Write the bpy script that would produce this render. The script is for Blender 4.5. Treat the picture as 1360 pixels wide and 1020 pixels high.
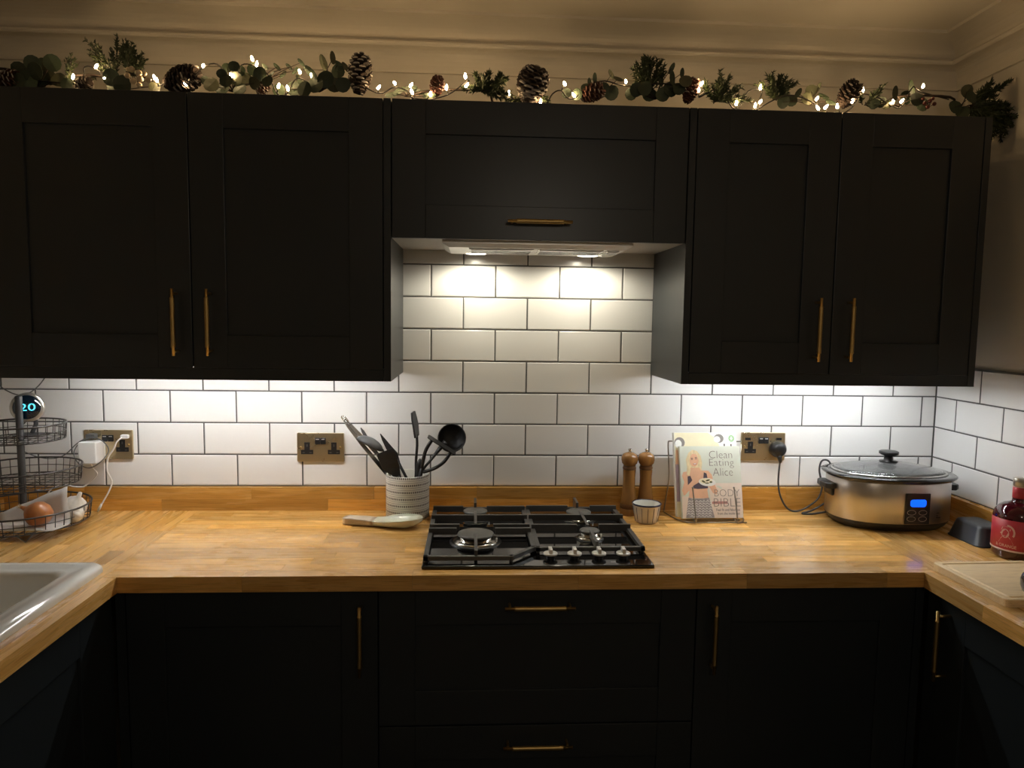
import bpy, bmesh, math, random
from mathutils import Vector, Matrix, Euler
for o in list(bpy.data.objects): bpy.data.objects.remove(o, do_unlink=True)
S = bpy.context.scene
COL = S.collection
R = random.Random(7)
PI = math.pi

# ------------------------------------------------------------------ camera
FPX = 946.7
CAM = Vector((-0.1749, -2.2721, 1.5233))
YAW, PITCH, ROLL = 0.0569, -0.0899, 0.0141
FW = Vector((math.sin(YAW)*math.cos(PITCH), math.cos(YAW)*math.cos(PITCH), math.sin(PITCH)))
R0 = Vector((math.cos(YAW), -math.sin(YAW), 0)); U0 = R0.cross(FW)
RT = R0*math.cos(ROLL) + U0*math.sin(ROLL); UP = U0*math.cos(ROLL) - R0*math.sin(ROLL)
cd = bpy.data.cameras.new('camera'); cam = bpy.data.objects.new('camera', cd); COL.objects.link(cam)
cd.sensor_fit = 'HORIZONTAL'; cd.sensor_width = 36.0; cd.lens = 36.0*FPX/1360.0
cd.clip_start = 0.02; cd.clip_end = 50
m = Matrix((RT, UP, -FW)).transposed().to_4x4(); m.translation = CAM
cam.matrix_world = m
S.camera = cam

# ------------------------------------------------------------------ world, light, exposure
w = bpy.data.worlds.new('room_ambient'); S.world = w; w.use_nodes = True
bg = w.node_tree.nodes['Background']; bg.inputs[0].default_value = (1.0, 0.75, 0.5, 1); bg.inputs[1].default_value = 0.004
S.view_settings.view_transform = 'Standard'; S.view_settings.look = 'None'
S.view_settings.exposure = 0.0; S.view_settings.gamma = 1.0; S.view_settings.use_curve_mapping = False
LED_STRENGTH = 76.0; HOOD_WATTS = 5.2; ROOM_WATTS = 6.5; BULB_STRENGTH = 150.0
def lamp(name, kind, loc, watts, col, **kw):
    l = bpy.data.lights.new(name, kind); l.energy = watts; l.color = col
    for k, v in kw.items(): setattr(l, k, v)
    o = bpy.data.objects.new(name, l); o.location = loc; COL.objects.link(o); return o
lamp('room_ceiling_lamp', 'POINT', (0.25, -2.85, 2.05), ROOM_WATTS, (1.0, 0.88, 0.72), shadow_soft_size=0.12)

# ------------------------------------------------------------------ materials
MATS = {}
def nd(t, typ, **kw):
    n = t.nodes.new(typ)
    for k, v in kw.items(): setattr(n, k, v)
    return n
def setin(n, **kw):
    for k, v in kw.items():
        n.inputs[k.replace('_', ' ')].default_value = v
def c4(c): return (c[0], c[1], c[2], 1.0)
def mat(name, col, rough=0.5, metal=0.0, var=0.08, vscale=12.0, bump=0.0, bscale=60.0, coat=0.0, coat_rough=0.05,
        emit=None, estr=0.0, trans=0.0, ior=1.5, spec=0.5, stretch=(1, 1, 1), rvar=0.0, aniso=0.0):
    M = bpy.data.materials.new(name); M.use_nodes = True; t = M.node_tree
    b = t.nodes['Principled BSDF']
    tc = nd(t, 'ShaderNodeTexCoord'); mp = nd(t, 'ShaderNodeMapping'); mp.inputs['Scale'].default_value = stretch
    t.links.new(tc.outputs['Object'], mp.inputs['Vector'])
    n = nd(t, 'ShaderNodeTexNoise'); n.inputs['Scale'].default_value = vscale; n.inputs['Detail'].default_value = 4
    t.links.new(mp.outputs[0], n.inputs['Vector'])
    mx = nd(t, 'ShaderNodeMix', data_type='RGBA')
    mx.inputs['A'].default_value = c4([max(0, c*(1-var)) for c in col]); mx.inputs['B'].default_value = c4([min(1, c*(1+var)) for c in col])
    t.links.new(n.outputs['Fac'], mx.inputs['Factor']); t.links.new(mx.outputs['Result'], b.inputs['Base Color'])
    b.inputs['Roughness'].default_value = rough; b.inputs['Metallic'].default_value = metal
    b.inputs['Specular IOR Level'].default_value = spec; b.inputs['IOR'].default_value = ior
    b.inputs['Coat Weight'].default_value = coat; b.inputs['Coat Roughness'].default_value = coat_rough
    b.inputs['Transmission Weight'].default_value = trans
    b.inputs['Anisotropic'].default_value = aniso
    if rvar:
        mr = nd(t, 'ShaderNodeMapRange'); mr.inputs['To Min'].default_value = max(0, rough-rvar); mr.inputs['To Max'].default_value = rough+rvar
        t.links.new(n.outputs['Fac'], mr.inputs['Value']); t.links.new(mr.outputs[0], b.inputs['Roughness'])
    if bump:
        n2 = nd(t, 'ShaderNodeTexNoise'); n2.inputs['Scale'].default_value = bscale; n2.inputs['Detail'].default_value = 3
        t.links.new(mp.outputs[0], n2.inputs['Vector'])
        bp = nd(t, 'ShaderNodeBump'); bp.inputs['Strength'].default_value = bump; bp.inputs['Distance'].default_value = 0.002
        t.links.new(n2.outputs['Fac'], bp.inputs['Height']); t.links.new(bp.outputs[0], b.inputs['Normal'])
    if emit:
        b.inputs['Emission Color'].default_value = c4(emit); b.inputs['Emission Strength'].default_value = estr
    MATS[name] = M; return M
def wood(name, axis, dark, light, rough=0.24, coat=0.5, fine=1.0):
    """oak: grain runs along axis; each piece tinted by its own object colour and shifted by its own random."""
    M = bpy.data.materials.new(name); M.use_nodes = True; t = M.node_tree; b = t.nodes['Principled BSDF']
    tc = nd(t, 'ShaderNodeTexCoord'); oi = nd(t, 'ShaderNodeObjectInfo')
    vm = nd(t, 'ShaderNodeVectorMath', operation='SCALE'); vm.inputs[0].default_value = (37.0, 53.0, 29.0)
    t.links.new(oi.outputs['Random'], vm.inputs['Scale'])
    ad = nd(t, 'ShaderNodeVectorMath', operation='ADD')
    t.links.new(tc.outputs['Object'], ad.inputs[0]); t.links.new(vm.outputs[0], ad.inputs[1])
    def noise(sc, st, det=4, dist=0.0):
        mp = nd(t, 'ShaderNodeMapping'); s = [st, st, st]; s[axis] = 1.0; mp.inputs['Scale'].default_value = s
        t.links.new(ad.outputs[0], mp.inputs['Vector'])
        n = nd(t, 'ShaderNodeTexNoise'); n.inputs['Scale'].default_value = sc; n.inputs['Detail'].default_value = det; n.inputs['Distortion'].default_value = dist
        t.links.new(mp.outputs[0], n.inputs['Vector']); return n
    n1 = noise(4.0, 9.0, 5, 0.8); n2 = noise(14.0*fine, 26.0, 3)
    rp = nd(t, 'ShaderNodeValToRGB'); rp.color_ramp.elements[0].position = 0.28; rp.color_ramp.elements[1].position = 0.72
    rp.color_ramp.elements[0].color = c4(dark); rp.color_ramp.elements[1].color = c4(light)
    t.links.new(n1.outputs['Fac'], rp.inputs['Fac'])
    rp2 = nd(t, 'ShaderNodeValToRGB'); rp2.color_ramp.elements[0].position = 0.36; rp2.color_ramp.elements[1].position = 0.5
    rp2.color_ramp.elements[0].color = (0.62, 0.55, 0.46, 1); rp2.color_ramp.elements[1].color = (1, 1, 1, 1)
    t.links.new(n2.outputs['Fac'], rp2.inputs['Fac'])
    m1 = nd(t, 'ShaderNodeMix', data_type='RGBA', blend_type='MULTIPLY'); m1.inputs['Factor'].default_value = 0.55
    t.links.new(rp.outputs[0], m1.inputs['A']); t.links.new(rp2.outputs[0], m1.inputs['B'])
    m2 = nd(t, 'ShaderNodeMix', data_type='RGBA', blend_type='MULTIPLY'); m2.inputs['Factor'].default_value = 1.0
    t.links.new(m1.outputs['Result'], m2.inputs['A']); t.links.new(oi.outputs['Color'], m2.inputs['B'])
    t.links.new(m2.outputs['Result'], b.inputs['Base Color'])
    mr = nd(t, 'ShaderNodeMapRange'); mr.inputs['To Min'].default_value = rough-0.05; mr.inputs['To Max'].default_value = rough+0.12
    t.links.new(n1.outputs['Fac'], mr.inputs['Value']); t.links.new(mr.outputs[0], b.inputs['Roughness'])
    b.inputs['Coat Weight'].default_value = coat; b.inputs['Coat Roughness'].default_value = 0.12
    bp = nd(t, 'ShaderNodeBump'); bp.inputs['Strength'].default_value = 0.12; bp.inputs['Distance'].default_value = 0.001
    t.links.new(n2.outputs['Fac'], bp.inputs['Height']); t.links.new(bp.outputs[0], b.inputs['Normal'])
    MATS[name] = M; return M

mat('tile_glaze', (0.80, 0.795, 0.785), rough=0.16, var=0.012, vscale=2, bump=0.04, bscale=9, coat=0.3)
mat('grout', (0.10, 0.10, 0.098), rough=0.9, var=0.15, vscale=80)
mat('wall_paint', (0.68, 0.63, 0.54), rough=0.75, var=0.03, vscale=3, bump=0.05, bscale=90)
mat('ceiling_paint', (0.72, 0.66, 0.56), rough=0.8, var=0.03, vscale=2, bump=0.05, bscale=70)
mat('floor_vinyl', (0.12, 0.11, 0.10), rough=0.5, var=0.15, vscale=4)
mat('navy_paint', (0.022, 0.027, 0.031), rough=0.33, var=0.06, vscale=6, bump=0.02, bscale=140, spec=0.5)
mat('carcass', (0.40, 0.36, 0.31), rough=0.55, var=0.06, vscale=9)
mat('brass', (0.52, 0.37, 0.15), rough=0.36, metal=1.0, var=0.1, vscale=60)
mat('brass_plate', (0.57, 0.47, 0.30), rough=0.28, metal=0.9, var=0.12, vscale=14, rvar=0.08)
mat('black_plastic', (0.012, 0.012, 0.013), rough=0.35, var=0.1)
mat('nylon_black', (0.018, 0.018, 0.019), rough=0.48, var=0.1, bump=0.05)
mat('nylon_grey', (0.075, 0.075, 0.078), rough=0.42, var=0.1)
mat('white_plastic', (0.80, 0.80, 0.79), rough=0.35, var=0.02)
mat('steel', (0.62, 0.61, 0.59), rough=0.24, metal=1.0, var=0.05, vscale=30)
mat('brushed_steel', (0.60, 0.56, 0.52), rough=0.31, metal=1.0, var=0.04, vscale=40, stretch=(1, 1, 0.02), rvar=0.02)
mat('hood_steel', (0.66, 0.64, 0.60), rough=0.35, metal=0.85, var=0.04, vscale=20)
mat('led_diffuser', (0.9, 0.9, 0.9), emit=(0.99, 0.99, 0.965), estr=LED_STRENGTH)
mat('led_diffuser_cool', (0.9, 0.9, 0.9), emit=(0.97, 1.0, 1.0), estr=LED_STRENGTH*1.2)
mat('hood_lens', (0.9, 0.9, 0.85), emit=(1.0, 0.93, 0.78), estr=14)
mat('hob_glass', (0.004, 0.004, 0.0045), rough=0.06, var=0.1, coat=0.5)
mat('enamel_black', (0.010, 0.010, 0.0105), rough=0.33, var=0.15, vscale=50)
mat('cast_iron', (0.072, 0.071, 0.070), rough=0.3, var=0.2, vscale=70, bump=0.08, bscale=300)
mat('burner_cap', (0.10, 0.097, 0.090), rough=0.42, var=0.15, vscale=40)
mat('burner_alloy', (0.55, 0.52, 0.47), rough=0.22, metal=1.0, var=0.08, vscale=30)
mat('chrome', (0.75, 0.73, 0.70), rough=0.12, metal=1.0, var=0.02)
mat('knob_satin', (0.74, 0.73, 0.70), rough=0.3, metal=0.35, var=0.02)
mat('stone_onyx', (0.66, 0.66, 0.52), rough=0.22, var=0.18, vscale=22, coat=0.3)
mat('stone_beige', (0.56, 0.46, 0.35), rough=0.4, var=0.22, vscale=35)
mat('thread_dark', (0.05, 0.045, 0.04), rough=0.8)
mat('pot_inside', (0.70, 0.68, 0.62), rough=0.35, var=0.03)
mat('mill_wood', (0.27, 0.125, 0.034), rough=0.26, var=0.45, vscale=60, stretch=(1, 1, 0.16), coat=0.5)
mat('mill_band', (0.12, 0.052, 0.016), rough=0.35, var=0.25, vscale=60)
mat('ramekin_glaze', (0.62, 0.55, 0.47), rough=0.16, var=0.04, coat=0.4)
mat('ramekin_blue', (0.02, 0.025, 0.06), rough=0.2, var=0.2, vscale=60)
mat('wire_grey', (0.075, 0.07, 0.068), rough=0.38, metal=0.6, var=0.15, vscale=60)
mat('wire_steel', (0.32, 0.29, 0.25), rough=0.3, metal=0.9, var=0.1)
mat('pole_grey', (0.055, 0.057, 0.06), rough=0.42, var=0.12, vscale=50)
mat('page_edge', (0.74, 0.70, 0.62), rough=0.8, var=0.08, vscale=200, stretch=(1, 1, 1))
mat('cover_mint', (0.66, 0.69, 0.60), rough=0.32, var=0.03, vscale=20, coat=0.2)
mat('cover_pink', (0.80, 0.69, 0.60), rough=0.32, var=0.10, vscale=25)
mat('cover_cream', (0.80, 0.74, 0.52), rough=0.3, var=0.10, vscale=30, coat=0.2)
mat('cover_white', (0.80, 0.80, 0.76), rough=0.3, var=0.02)
mat('print_grey', (0.24, 0.225, 0.205), rough=0.5, var=0.1)
mat('print_dark', (0.06, 0.045, 0.05), rough=0.5, var=0.1)
mat('print_text', (0.20, 0.165, 0.145), rough=0.5, var=0.05)
mat('print_hair', (0.78, 0.62, 0.38), rough=0.5, var=0.35, vscale=160, stretch=(1, 1, 0.25))
mat('print_skin', (0.76, 0.45, 0.29), rough=0.5, var=0.12, vscale=60)
mat('print_lips', (0.50, 0.12, 0.10), rough=0.5)
mat('print_top', (0.085, 0.068, 0.095), rough=0.5, var=0.15)
mat('print_legging', (0.32, 0.29, 0.30), rough=0.5, var=0.55, vscale=150)
mat('print_lilac', (0.42, 0.33, 0.40), rough=0.5, var=0.2, vscale=60)
mat('print_green', (0.28, 0.50, 0.24), rough=0.5, var=0.08)
mat('print_food', (0.10, 0.10, 0.04), rough=0.5, var=0.5, vscale=200)
mat('print_red', (0.52, 0.25, 0.22), rough=0.5, var=0.1)
mat('cord_dark', (0.045, 0.042, 0.045), rough=0.42, var=0.1)
mat('cord_white', (0.78, 0.76, 0.73), rough=0.4, var=0.03)
mat('cord_grey', (0.10, 0.10, 0.10), rough=0.4, var=0.05)
mat('crock_black', (0.008, 0.008, 0.009), rough=0.10, var=0.1, coat=0.6)
mat('lid_glass', (0.80, 0.81, 0.81), rough=0.10, trans=0.9, var=0.05, ior=1.45, bump=0.35, bscale=260, coat=0.6)
mat('cooker_base', (0.014, 0.014, 0.015), rough=0.35, var=0.1)
mat('screen_blue', (0.0, 0.02, 0.2), rough=0.3, emit=(0.0, 0.10, 1.0), estr=1.6)
mat('screen_digit', (0.0, 0.02, 0.1), rough=0.3, emit=(0.0, 0.02, 0.35), estr=0.6)
mat('panel_print', (0.45, 0.45, 0.46), rough=0.5, var=0.03)
mat('thermo_screen', (0.004, 0.006, 0.010), rough=0.06, coat=0.8, emit=(0.0, 0.015, 0.03), estr=0.15)
mat('thermo_digit', (0.1, 0.5, 0.6), rough=0.4, emit=(0.10, 0.75, 1.0), estr=1.3)
mat('thermo_ring', (0.62, 0.61, 0.58), rough=0.28, metal=0.9, var=0.03)
mat('onion_skin', (0.42, 0.155, 0.048), rough=0.30, var=0.45, vscale=70, stretch=(1, 1, 0.12), coat=0.3)
mat('onion_root', (0.45, 0.34, 0.2), rough=0.8, var=0.3)
mat('garlic_skin', (0.72, 0.67, 0.59), rough=0.5, var=0.16, vscale=60, stretch=(1, 1, 0.15))
mat('paper_bag', (0.62, 0.58, 0.54), rough=0.7, var=0.06, vscale=14, bump=0.15, bscale=40)
mat('sink_ceramic', (0.76, 0.75, 0.70), rough=0.12, var=0.03, vscale=6, coat=0.6)
mat('tin_dark', (0.045, 0.047, 0.05), rough=0.42, metal=0.3, var=0.12, vscale=30)
mat('bottle_glass', (0.045, 0.002, 0.006), rough=0.04, var=0.1, coat=0.8)
mat('label_red', (0.46, 0.035, 0.045), rough=0.4, var=0.12, vscale=40)
mat('label_print', (0.62, 0.36, 0.30), rough=0.5, var=0.25, vscale=90)
mat('label_edge', (0.70, 0.52, 0.44), rough=0.5, var=0.05)
mat('bottle_cap', (0.50, 0.47, 0.41), rough=0.32, metal=0.8, var=0.1, vscale=60)
mat('jar_dark', (0.03, 0.025, 0.035), rough=0.12, var=0.1, coat=0.5)
mat('leaf_euc', (0.034, 0.050, 0.026), rough=0.55, var=0.35, vscale=45)
mat('leaf_pale', (0.075, 0.078, 0.040), rough=0.55, var=0.3, vscale=45)
mat('needle', (0.030, 0.042, 0.012), rough=0.6, var=0.4, vscale=60)
mat('twig', (0.030, 0.017, 0.010), rough=0.7, var=0.3, vscale=50)
mat('cone_brown', (0.030, 0.017, 0.011), rough=0.65, var=0.4, vscale=70)
mat('cone_red', (0.085, 0.028, 0.016), rough=0.6, var=0.4, vscale=70)
mat('cone_frost', (0.30, 0.27, 0.25), rough=0.8, var=0.2, vscale=120)
mat('berry_cream', (0.62, 0.50, 0.36), rough=0.4, var=0.15, vscale=60)
mat('berry_red', (0.10, 0.016, 0.012), rough=0.35, var=0.2)
mat('fairy_bulb', (0.9, 0.9, 0.85), emit=(1.0, 0.68, 0.34), estr=BULB_STRENGTH)
mat('fairy_wire', (0.012, 0.010, 0.008), rough=0.5, var=0.1)
wood('oak_x', 0, (0.70, 0.365, 0.092), (0.92, 0.545, 0.175))
wood('oak_y', 1, (0.70, 0.365, 0.092), (0.92, 0.545, 0.175))
wood('board_bamboo', 0, (0.78, 0.57, 0.31), (0.93, 0.72, 0.43), rough=0.45, coat=0.0, fine=2.0)

# patterned pottery (bands of little dashes, printed) and striped ramekin, in each vessel's own object space
def dash_pot(name):
    M = bpy.data.materials.new(name); M.use_nodes = True; t = M.node_tree; b = t.nodes['Principled BSDF']
    tc = nd(t, 'ShaderNodeTexCoord'); sp = nd(t, 'ShaderNodeSeparateXYZ'); t.links.new(tc.outputs['Object'], sp.inputs[0])
    def mth(op, a, bb=None):
        n = nd(t, 'ShaderNodeMath', operation=op)
        for i, v in enumerate((a, bb)):
            if v is None: continue
            if isinstance(v, (int, float)): n.inputs[i].default_value = v
            else: t.links.new(v, n.inputs[i])
        return n.outputs[0]
    zz = mth('ADD', mth('MULTIPLY', sp.outputs['Z'], 1/0.0212), 0.2)
    row = mth('FLOOR', zz); fz = mth('FRACT', zz)
    def between(lo, hi): return mth('MULTIPLY', mth('GREATER_THAN', fz, lo), mth('LESS_THAN', fz, hi))
    ang = mth('ARCTAN2', sp.outputs['Y'], sp.outputs['X'])
    dash = mth('GREATER_THAN', mth('FRACT', mth('ADD', mth('MULTIPLY', ang, 10.5), mth('MULTIPLY', row, 0.37))), 0.33)
    fine = mth('GREATER_THAN', mth('FRACT', mth('MULTIPLY', ang, 40.0)), 0.22)
    band = mth('MAXIMUM', mth('MULTIPLY', between(0.37, 0.64), dash), mth('MULTIPLY', mth('MAXIMUM', between(0.12, 0.20), between(0.82, 0.90)), mth('MULTIPLY', fine, 0.75)))
    full = band
    n = nd(t, 'ShaderNodeTexNoise'); n.inputs['Scale'].default_value = 60; t.links.new(tc.outputs['Object'], n.inputs['Vector'])
    fac = mth('MULTIPLY', full, mth('ADD', n.outputs['Fac'], 0.5))
    mx = nd(t, 'ShaderNodeMix', data_type='RGBA'); mx.inputs['A'].default_value = (0.72, 0.69, 0.62, 1); mx.inputs['B'].default_value = (0.13, 0.115, 0.10, 1)
    t.links.new(fac, mx.inputs['Factor']); t.links.new(mx.outputs['Result'], b.inputs['Base Color'])
    b.inputs['Roughness'].default_value = 0.35
    MATS[name] = M
dash_pot('pot_print')

# ------------------------------------------------------------------ mesh helpers
W = {}       # world origin of every object
class MB:
    def __init__(s): s.v = []; s.f = []; s.sm = []; s.mi = []; s.T = None
    def add(s, vs, fs, smooth=False, mi=0, M=None):
        o = len(s.v)
        for p in vs:
            p = Vector(p)
            if M is not None: p = M @ p
            if s.T is not None: p = s.T @ p
            s.v.append(p)
        for f in fs: s.f.append([i+o for i in f]); s.sm.append(smooth); s.mi.append(mi)
        return s
    def box(s, x0, x1, y0, y1, z0, z1, M=None, mi=0):
        x0, x1 = sorted((x0, x1)); y0, y1 = sorted((y0, y1)); z0, z1 = sorted((z0, z1))
        return s.add([(x0,y0,z0),(x1,y0,z0),(x1,y1,z0),(x0,y1,z0),(x0,y0,z1),(x1,y0,z1),(x1,y1,z1),(x0,y1,z1)],
            [(0,3,2,1),(4,5,6,7),(0,1,5,4),(1,2,6,5),(2,3,7,6),(3,0,4,7)], M=M, mi=mi)
    def tube(s, pts, r, n=8, closed=False, mi=0, M=None, sq=1.0):
        pts = [Vector(p) for p in pts]; N = len(pts)
        rs = r if isinstance(r, (list, tuple)) else [r]*N
        vs = []; prev = None
        for i, p in enumerate(pts):
            if closed: d = pts[(i+1) % N]-pts[i-1]
            else: d = pts[min(i+1, N-1)]-pts[max(i-1, 0)]
            d = d.normalized() if d.length > 1e-9 else Vector((0, 0, 1))
            if prev is None:
                a = d.cross(Vector((0, 0, 1)))
                if a.length < 1e-3: a = d.cross(Vector((1, 0, 0)))
            else: a = prev-d*prev.dot(d)
            a.normalize(); prev = a; bb = d.cross(a)
            for k in range(n):
                t = 2*PI*k/n; vs.append(p+a*(rs[i]*math.cos(t))+bb*(rs[i]*sq*math.sin(t)))
        fs = []
        for i in range(N if closed else N-1):
            j = (i+1) % N
            for k in range(n):
                l = (k+1) % n; fs.append((i*n+k, i*n+l, j*n+l, j*n+k))
        if not closed:
            fs.append(tuple(range(n))[::-1]); fs.append(tuple((N-1)*n+k for k in range(n)))
        return s.add(vs, fs, n > 4, mi, M)
    def lathe(s, prof, c=(0, 0, 0), n=32, sx=1.0, sy=1.0, mi=0, M=None, fn=None, smooth=True):
        vs = []; fs = []; m_ = len(prof)
        for i, (r, z) in enumerate(prof):
            for k in range(n):
                a = 2*PI*k/n; rr = r*(fn(a, z) if fn else 1.0)
                vs.append((c[0]+rr*math.cos(a)*sx, c[1]+rr*math.sin(a)*sy, c[2]+z))
        for i in range(m_-1):
            for k in range(n):
                l = (k+1) % n; fs.append((i*n+k, i*n+l, (i+1)*n+l, (i+1)*n+k))
        return s.add(vs, fs, smooth, mi, M)
    def prism(s, poly, d0, d1, fr, mi=0, smooth=False):
        """poly (u,v) outline extruded d0..d1 along the third axis of frame function fr(u,v,d)."""
        n = len(poly); vs = [fr(u, v, d0) for u, v in poly]+[fr(u, v, d1) for u, v in poly]
        fs = [tuple(range(n))[::-1], tuple(range(n, 2*n))]+[(i, (i+1) % n, n+(i+1) % n, n+i) for i in range(n)]
        return s.add(vs, fs, smooth, mi)
    def sphere(s, c, r, n=10, m_=7, sc=(1, 1, 1), mi=0, M=None):
        prof = [(r*math.sin(PI*i/m_), -r*math.cos(PI*i/m_)) for i in range(m_+1)]
        prof = [(max(p, 1e-7), z*sc[2]) for p, z in prof]
        return s.lathe(prof, c, n, sc[0], sc[1], mi, M)
    def build(s, name, mats, parent=None, bevel=0.0, seg=2, loc=None, sub=0, auto=False):
        org = W[parent] if parent is not None else (Vector(loc) if loc is not None else Vector((0, 0, 0)))
        me = bpy.data.meshes.new(name)
        me.from_pydata([p-org for p in s.v], [], s.f); me.update()
        ml = mats if isinstance(mats, (list, tuple)) else [mats]
        for k in ml: me.materials.append(MATS[k])
        me.polygons.foreach_set('use_smooth', s.sm); me.polygons.foreach_set('material_index', s.mi)
        o = bpy.data.objects.new(name, me); COL.objects.link(o)
        if parent is not None: o.parent = parent
        else: o.location = org
        W[o] = org
        fixn(me)
        if bevel:
            b = o.modifiers.new('edge', 'BEVEL'); b.width = bevel; b.segments = seg; b.limit_method = 'ANGLE'; b.angle_limit = 0.7
        if sub:
            u = o.modifiers.new('smooth', 'SUBSURF'); u.levels = sub; u.render_levels = sub
        return o
def fixn(me):
    bm = bmesh.new(); bm.from_mesh(me); bmesh.ops.recalc_face_normals(bm, faces=bm.faces); bm.to_mesh(me); bm.free()
def thing(name, label, cat, loc, group=None):
    o = bpy.data.objects.new(name, None); COL.objects.link(o); o.location = loc; o.empty_display_size = 0.02
    W[o] = Vector(loc); return tag(o, label, cat, group)
def tag(o, label, cat, group=None):
    o['label'] = label; o['category'] = cat
    if group: o['group'] = group
    return o
def struct(o): o['kind'] = 'structure'; return o
def inst(me, name, parent, wloc, rot=None, scale=None, color=None):
    o = bpy.data.objects.new(name, me); COL.objects.link(o); o.parent = parent
    o.location = Vector(wloc)-W[parent]; W[o] = Vector(wloc)
    if rot is not None: o.rotation_euler = rot
    if scale is not None: o.scale = scale
    if color is not None: o.color = color
    return o
def at(u, v, Y):
    """the point of the vertical plane y = Y that the photograph shows at pixel (u, v)"""
    d = FW+RT*((u-680)/FPX)+UP*((510-v)/FPX)
    return CAM+d*((Y-CAM.y)/d.y)
def onz(u, v, Z):
    d = FW+RT*((u-680)/FPX)+UP*((510-v)/FPX)
    return CAM+d*((Z-CAM.z)/d.z)
def smooth_path(pts, k=6):
    pts = [Vector(p) for p in pts]; out = []
    for i in range(len(pts)-1):
        p0 = pts[max(i-1, 0)]; p1 = pts[i]; p2 = pts[i+1]; p3 = pts[min(i+2, len(pts)-1)]
        for j in range(k):
            t = j/k; out.append(0.5*((2*p1)+(p2-p0)*t+(2*p0-5*p1+4*p2-p3)*t*t+(3*p1-p0-3*p2+p3)*t*t*t))
    out.append(pts[-1]); return out
def text_geo(s, thin=0.0):
    cu = bpy.data.curves.new('lettering', 'FONT'); cu.body = s; cu.offset = thin; cu.resolution_u = 3
    o = bpy.data.objects.new('lettering', cu); COL.objects.link(o)
    bpy.context.view_layer.update()
    me = bpy.data.meshes.new_from_object(o.evaluated_get(bpy.context.evaluated_depsgraph_get()))
    vs = [v.co.copy() for v in me.vertices]; fs = [tuple(p.vertices) for p in me.polygons]
    bpy.data.objects.remove(o); bpy.data.meshes.remove(me); bpy.data.curves.remove(cu)
    x0 = min(v.x for v in vs); x1 = max(v.x for v in vs); y0 = min(v.y for v in vs); y1 = max(v.y for v in vs)
    return [((v.x-x0)/(x1-x0), (v.y-y0)/(y1-y0)) for v in vs], fs
def put_text(mb, s, u0, u1, v0, v1, fr, d, thin=0.0, mi=0):
    vs, fs = text_geo(s, thin)
    mb.add([fr(u0+(u1-u0)*a, v0+(v1-v0)*b, d) for a, b in vs], fs, mi=mi)
def ell(cx, cy, rx, ry, n=16, rot=0.0):
    return [(cx+rx*math.cos(2*PI*i/n)*math.cos(rot)-ry*math.sin(2*PI*i/n)*math.sin(rot),
             cy+rx*math.cos(2*PI*i/n)*math.sin(rot)+ry*math.sin(2*PI*i/n)*math.cos(rot)) for i in range(n)]
def rrect(x0, x1, y0, y1, r, n=5):
    out = []
    for cx, cy, a0 in ((x1-r, y1-r, 0), (x0+r, y1-r, PI/2), (x0+r, y0+r, PI), (x1-r, y0+r, 1.5*PI)):
        for i in range(n+1):
            a = a0+PI/2*i/n; out.append((cx+r*math.cos(a), cy+r*math.sin(a)))
    return out
fxy = lambda u, v, d: Vector((u, v, d))

# ------------------------------------------------------------------ dimensions
XL, XR, YW, XIL, XIR = -1.640, 1.366, -0.604, -1.000, 0.957
WT = 0.910; WB = 0.872; Z0 = 1.1875; TP = 0.203; HP = 0.1011; UPZ = Z0-2*HP
CEIL = 2.405; YBACK = -4.2; YC = -0.340; CB = 1.3525; CT = 2.094; HOODZ = 1.737

# ------------------------------------------------------------------ room shell
struct(MB().box(XL-0.1, XR+0.1, YBACK, 0.1, -0.1, 0.0).build('floor', 'floor_vinyl'))
struct(MB().box(XL-0.1, XR+0.1, YBACK, 0.1, CEIL, CEIL+0.1).build('ceiling', 'ceiling_paint'))
wb = struct(MB().box(XL-0.1, XR+0.1, 0.0085, 0.1, 0, CEIL).build('wall_back', 'wall_paint'))
wr = struct(MB().box(XR+0.0085, XR+0.1, YBACK, 0.0085, 0, CEIL).build('wall_right', 'wall_paint'))
struct(MB().box(XL-0.1, XL, YBACK, 0.0085, 0, CEIL).build('wall_left', 'wall_paint'))
struct(MB().box(XL-0.1, XR+0.1, YBACK-0.1, YBACK, 0, CEIL).build('wall_rear', 'wall_paint'))
g = MB(); g.box(XL, XR+0.0085, 0.0012, 0.0085, 0.92, Z0+2*HP); g.box(-0.43, 0.44, 0.0012, 0.0085, Z0+2*HP, HOODZ+0.02); g.build('grout', 'grout', wb)
MB().box(XR+0.0012, XR+0.0085, -1.5, 0.0012, 0.92, Z0+2*HP).build('grout', 'grout', wr)
TILES = {}
def tile_mesh(wd, hg):
    key = (round(wd, 4), round(hg, 4))
    if key not in TILES:
        a, h, e, d = wd/2, hg/2, 0.0028, 0.0016
        vs = [(-a, .007, -h), (a, .007, -h), (a, .007, h), (-a, .007, h), (-a, d, -h), (a, d, -h), (a, d, h), (-a, d, h),
              (-a+e, 0, -h+e), (a-e, 0, -h+e), (a-e, 0, h-e), (-a+e, 0, h-e)]
        fs = [(4, 5, 9, 8), (5, 6, 10, 9), (6, 7, 11, 10), (7, 4, 8, 11), (8, 9, 10, 11), (0, 1, 5, 4), (1, 2, 6, 5), (2, 3, 7, 6), (3, 0, 4, 7), (3, 2, 1, 0)]
        me = bpy.data.meshes.new('tile'); me.from_pydata(vs, [], fs); me.update(); me.materials.append(MATS['tile_glaze']); fixn(me)
        TILES[key] = me
    return TILES[key]
GAP = 0.0030
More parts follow.
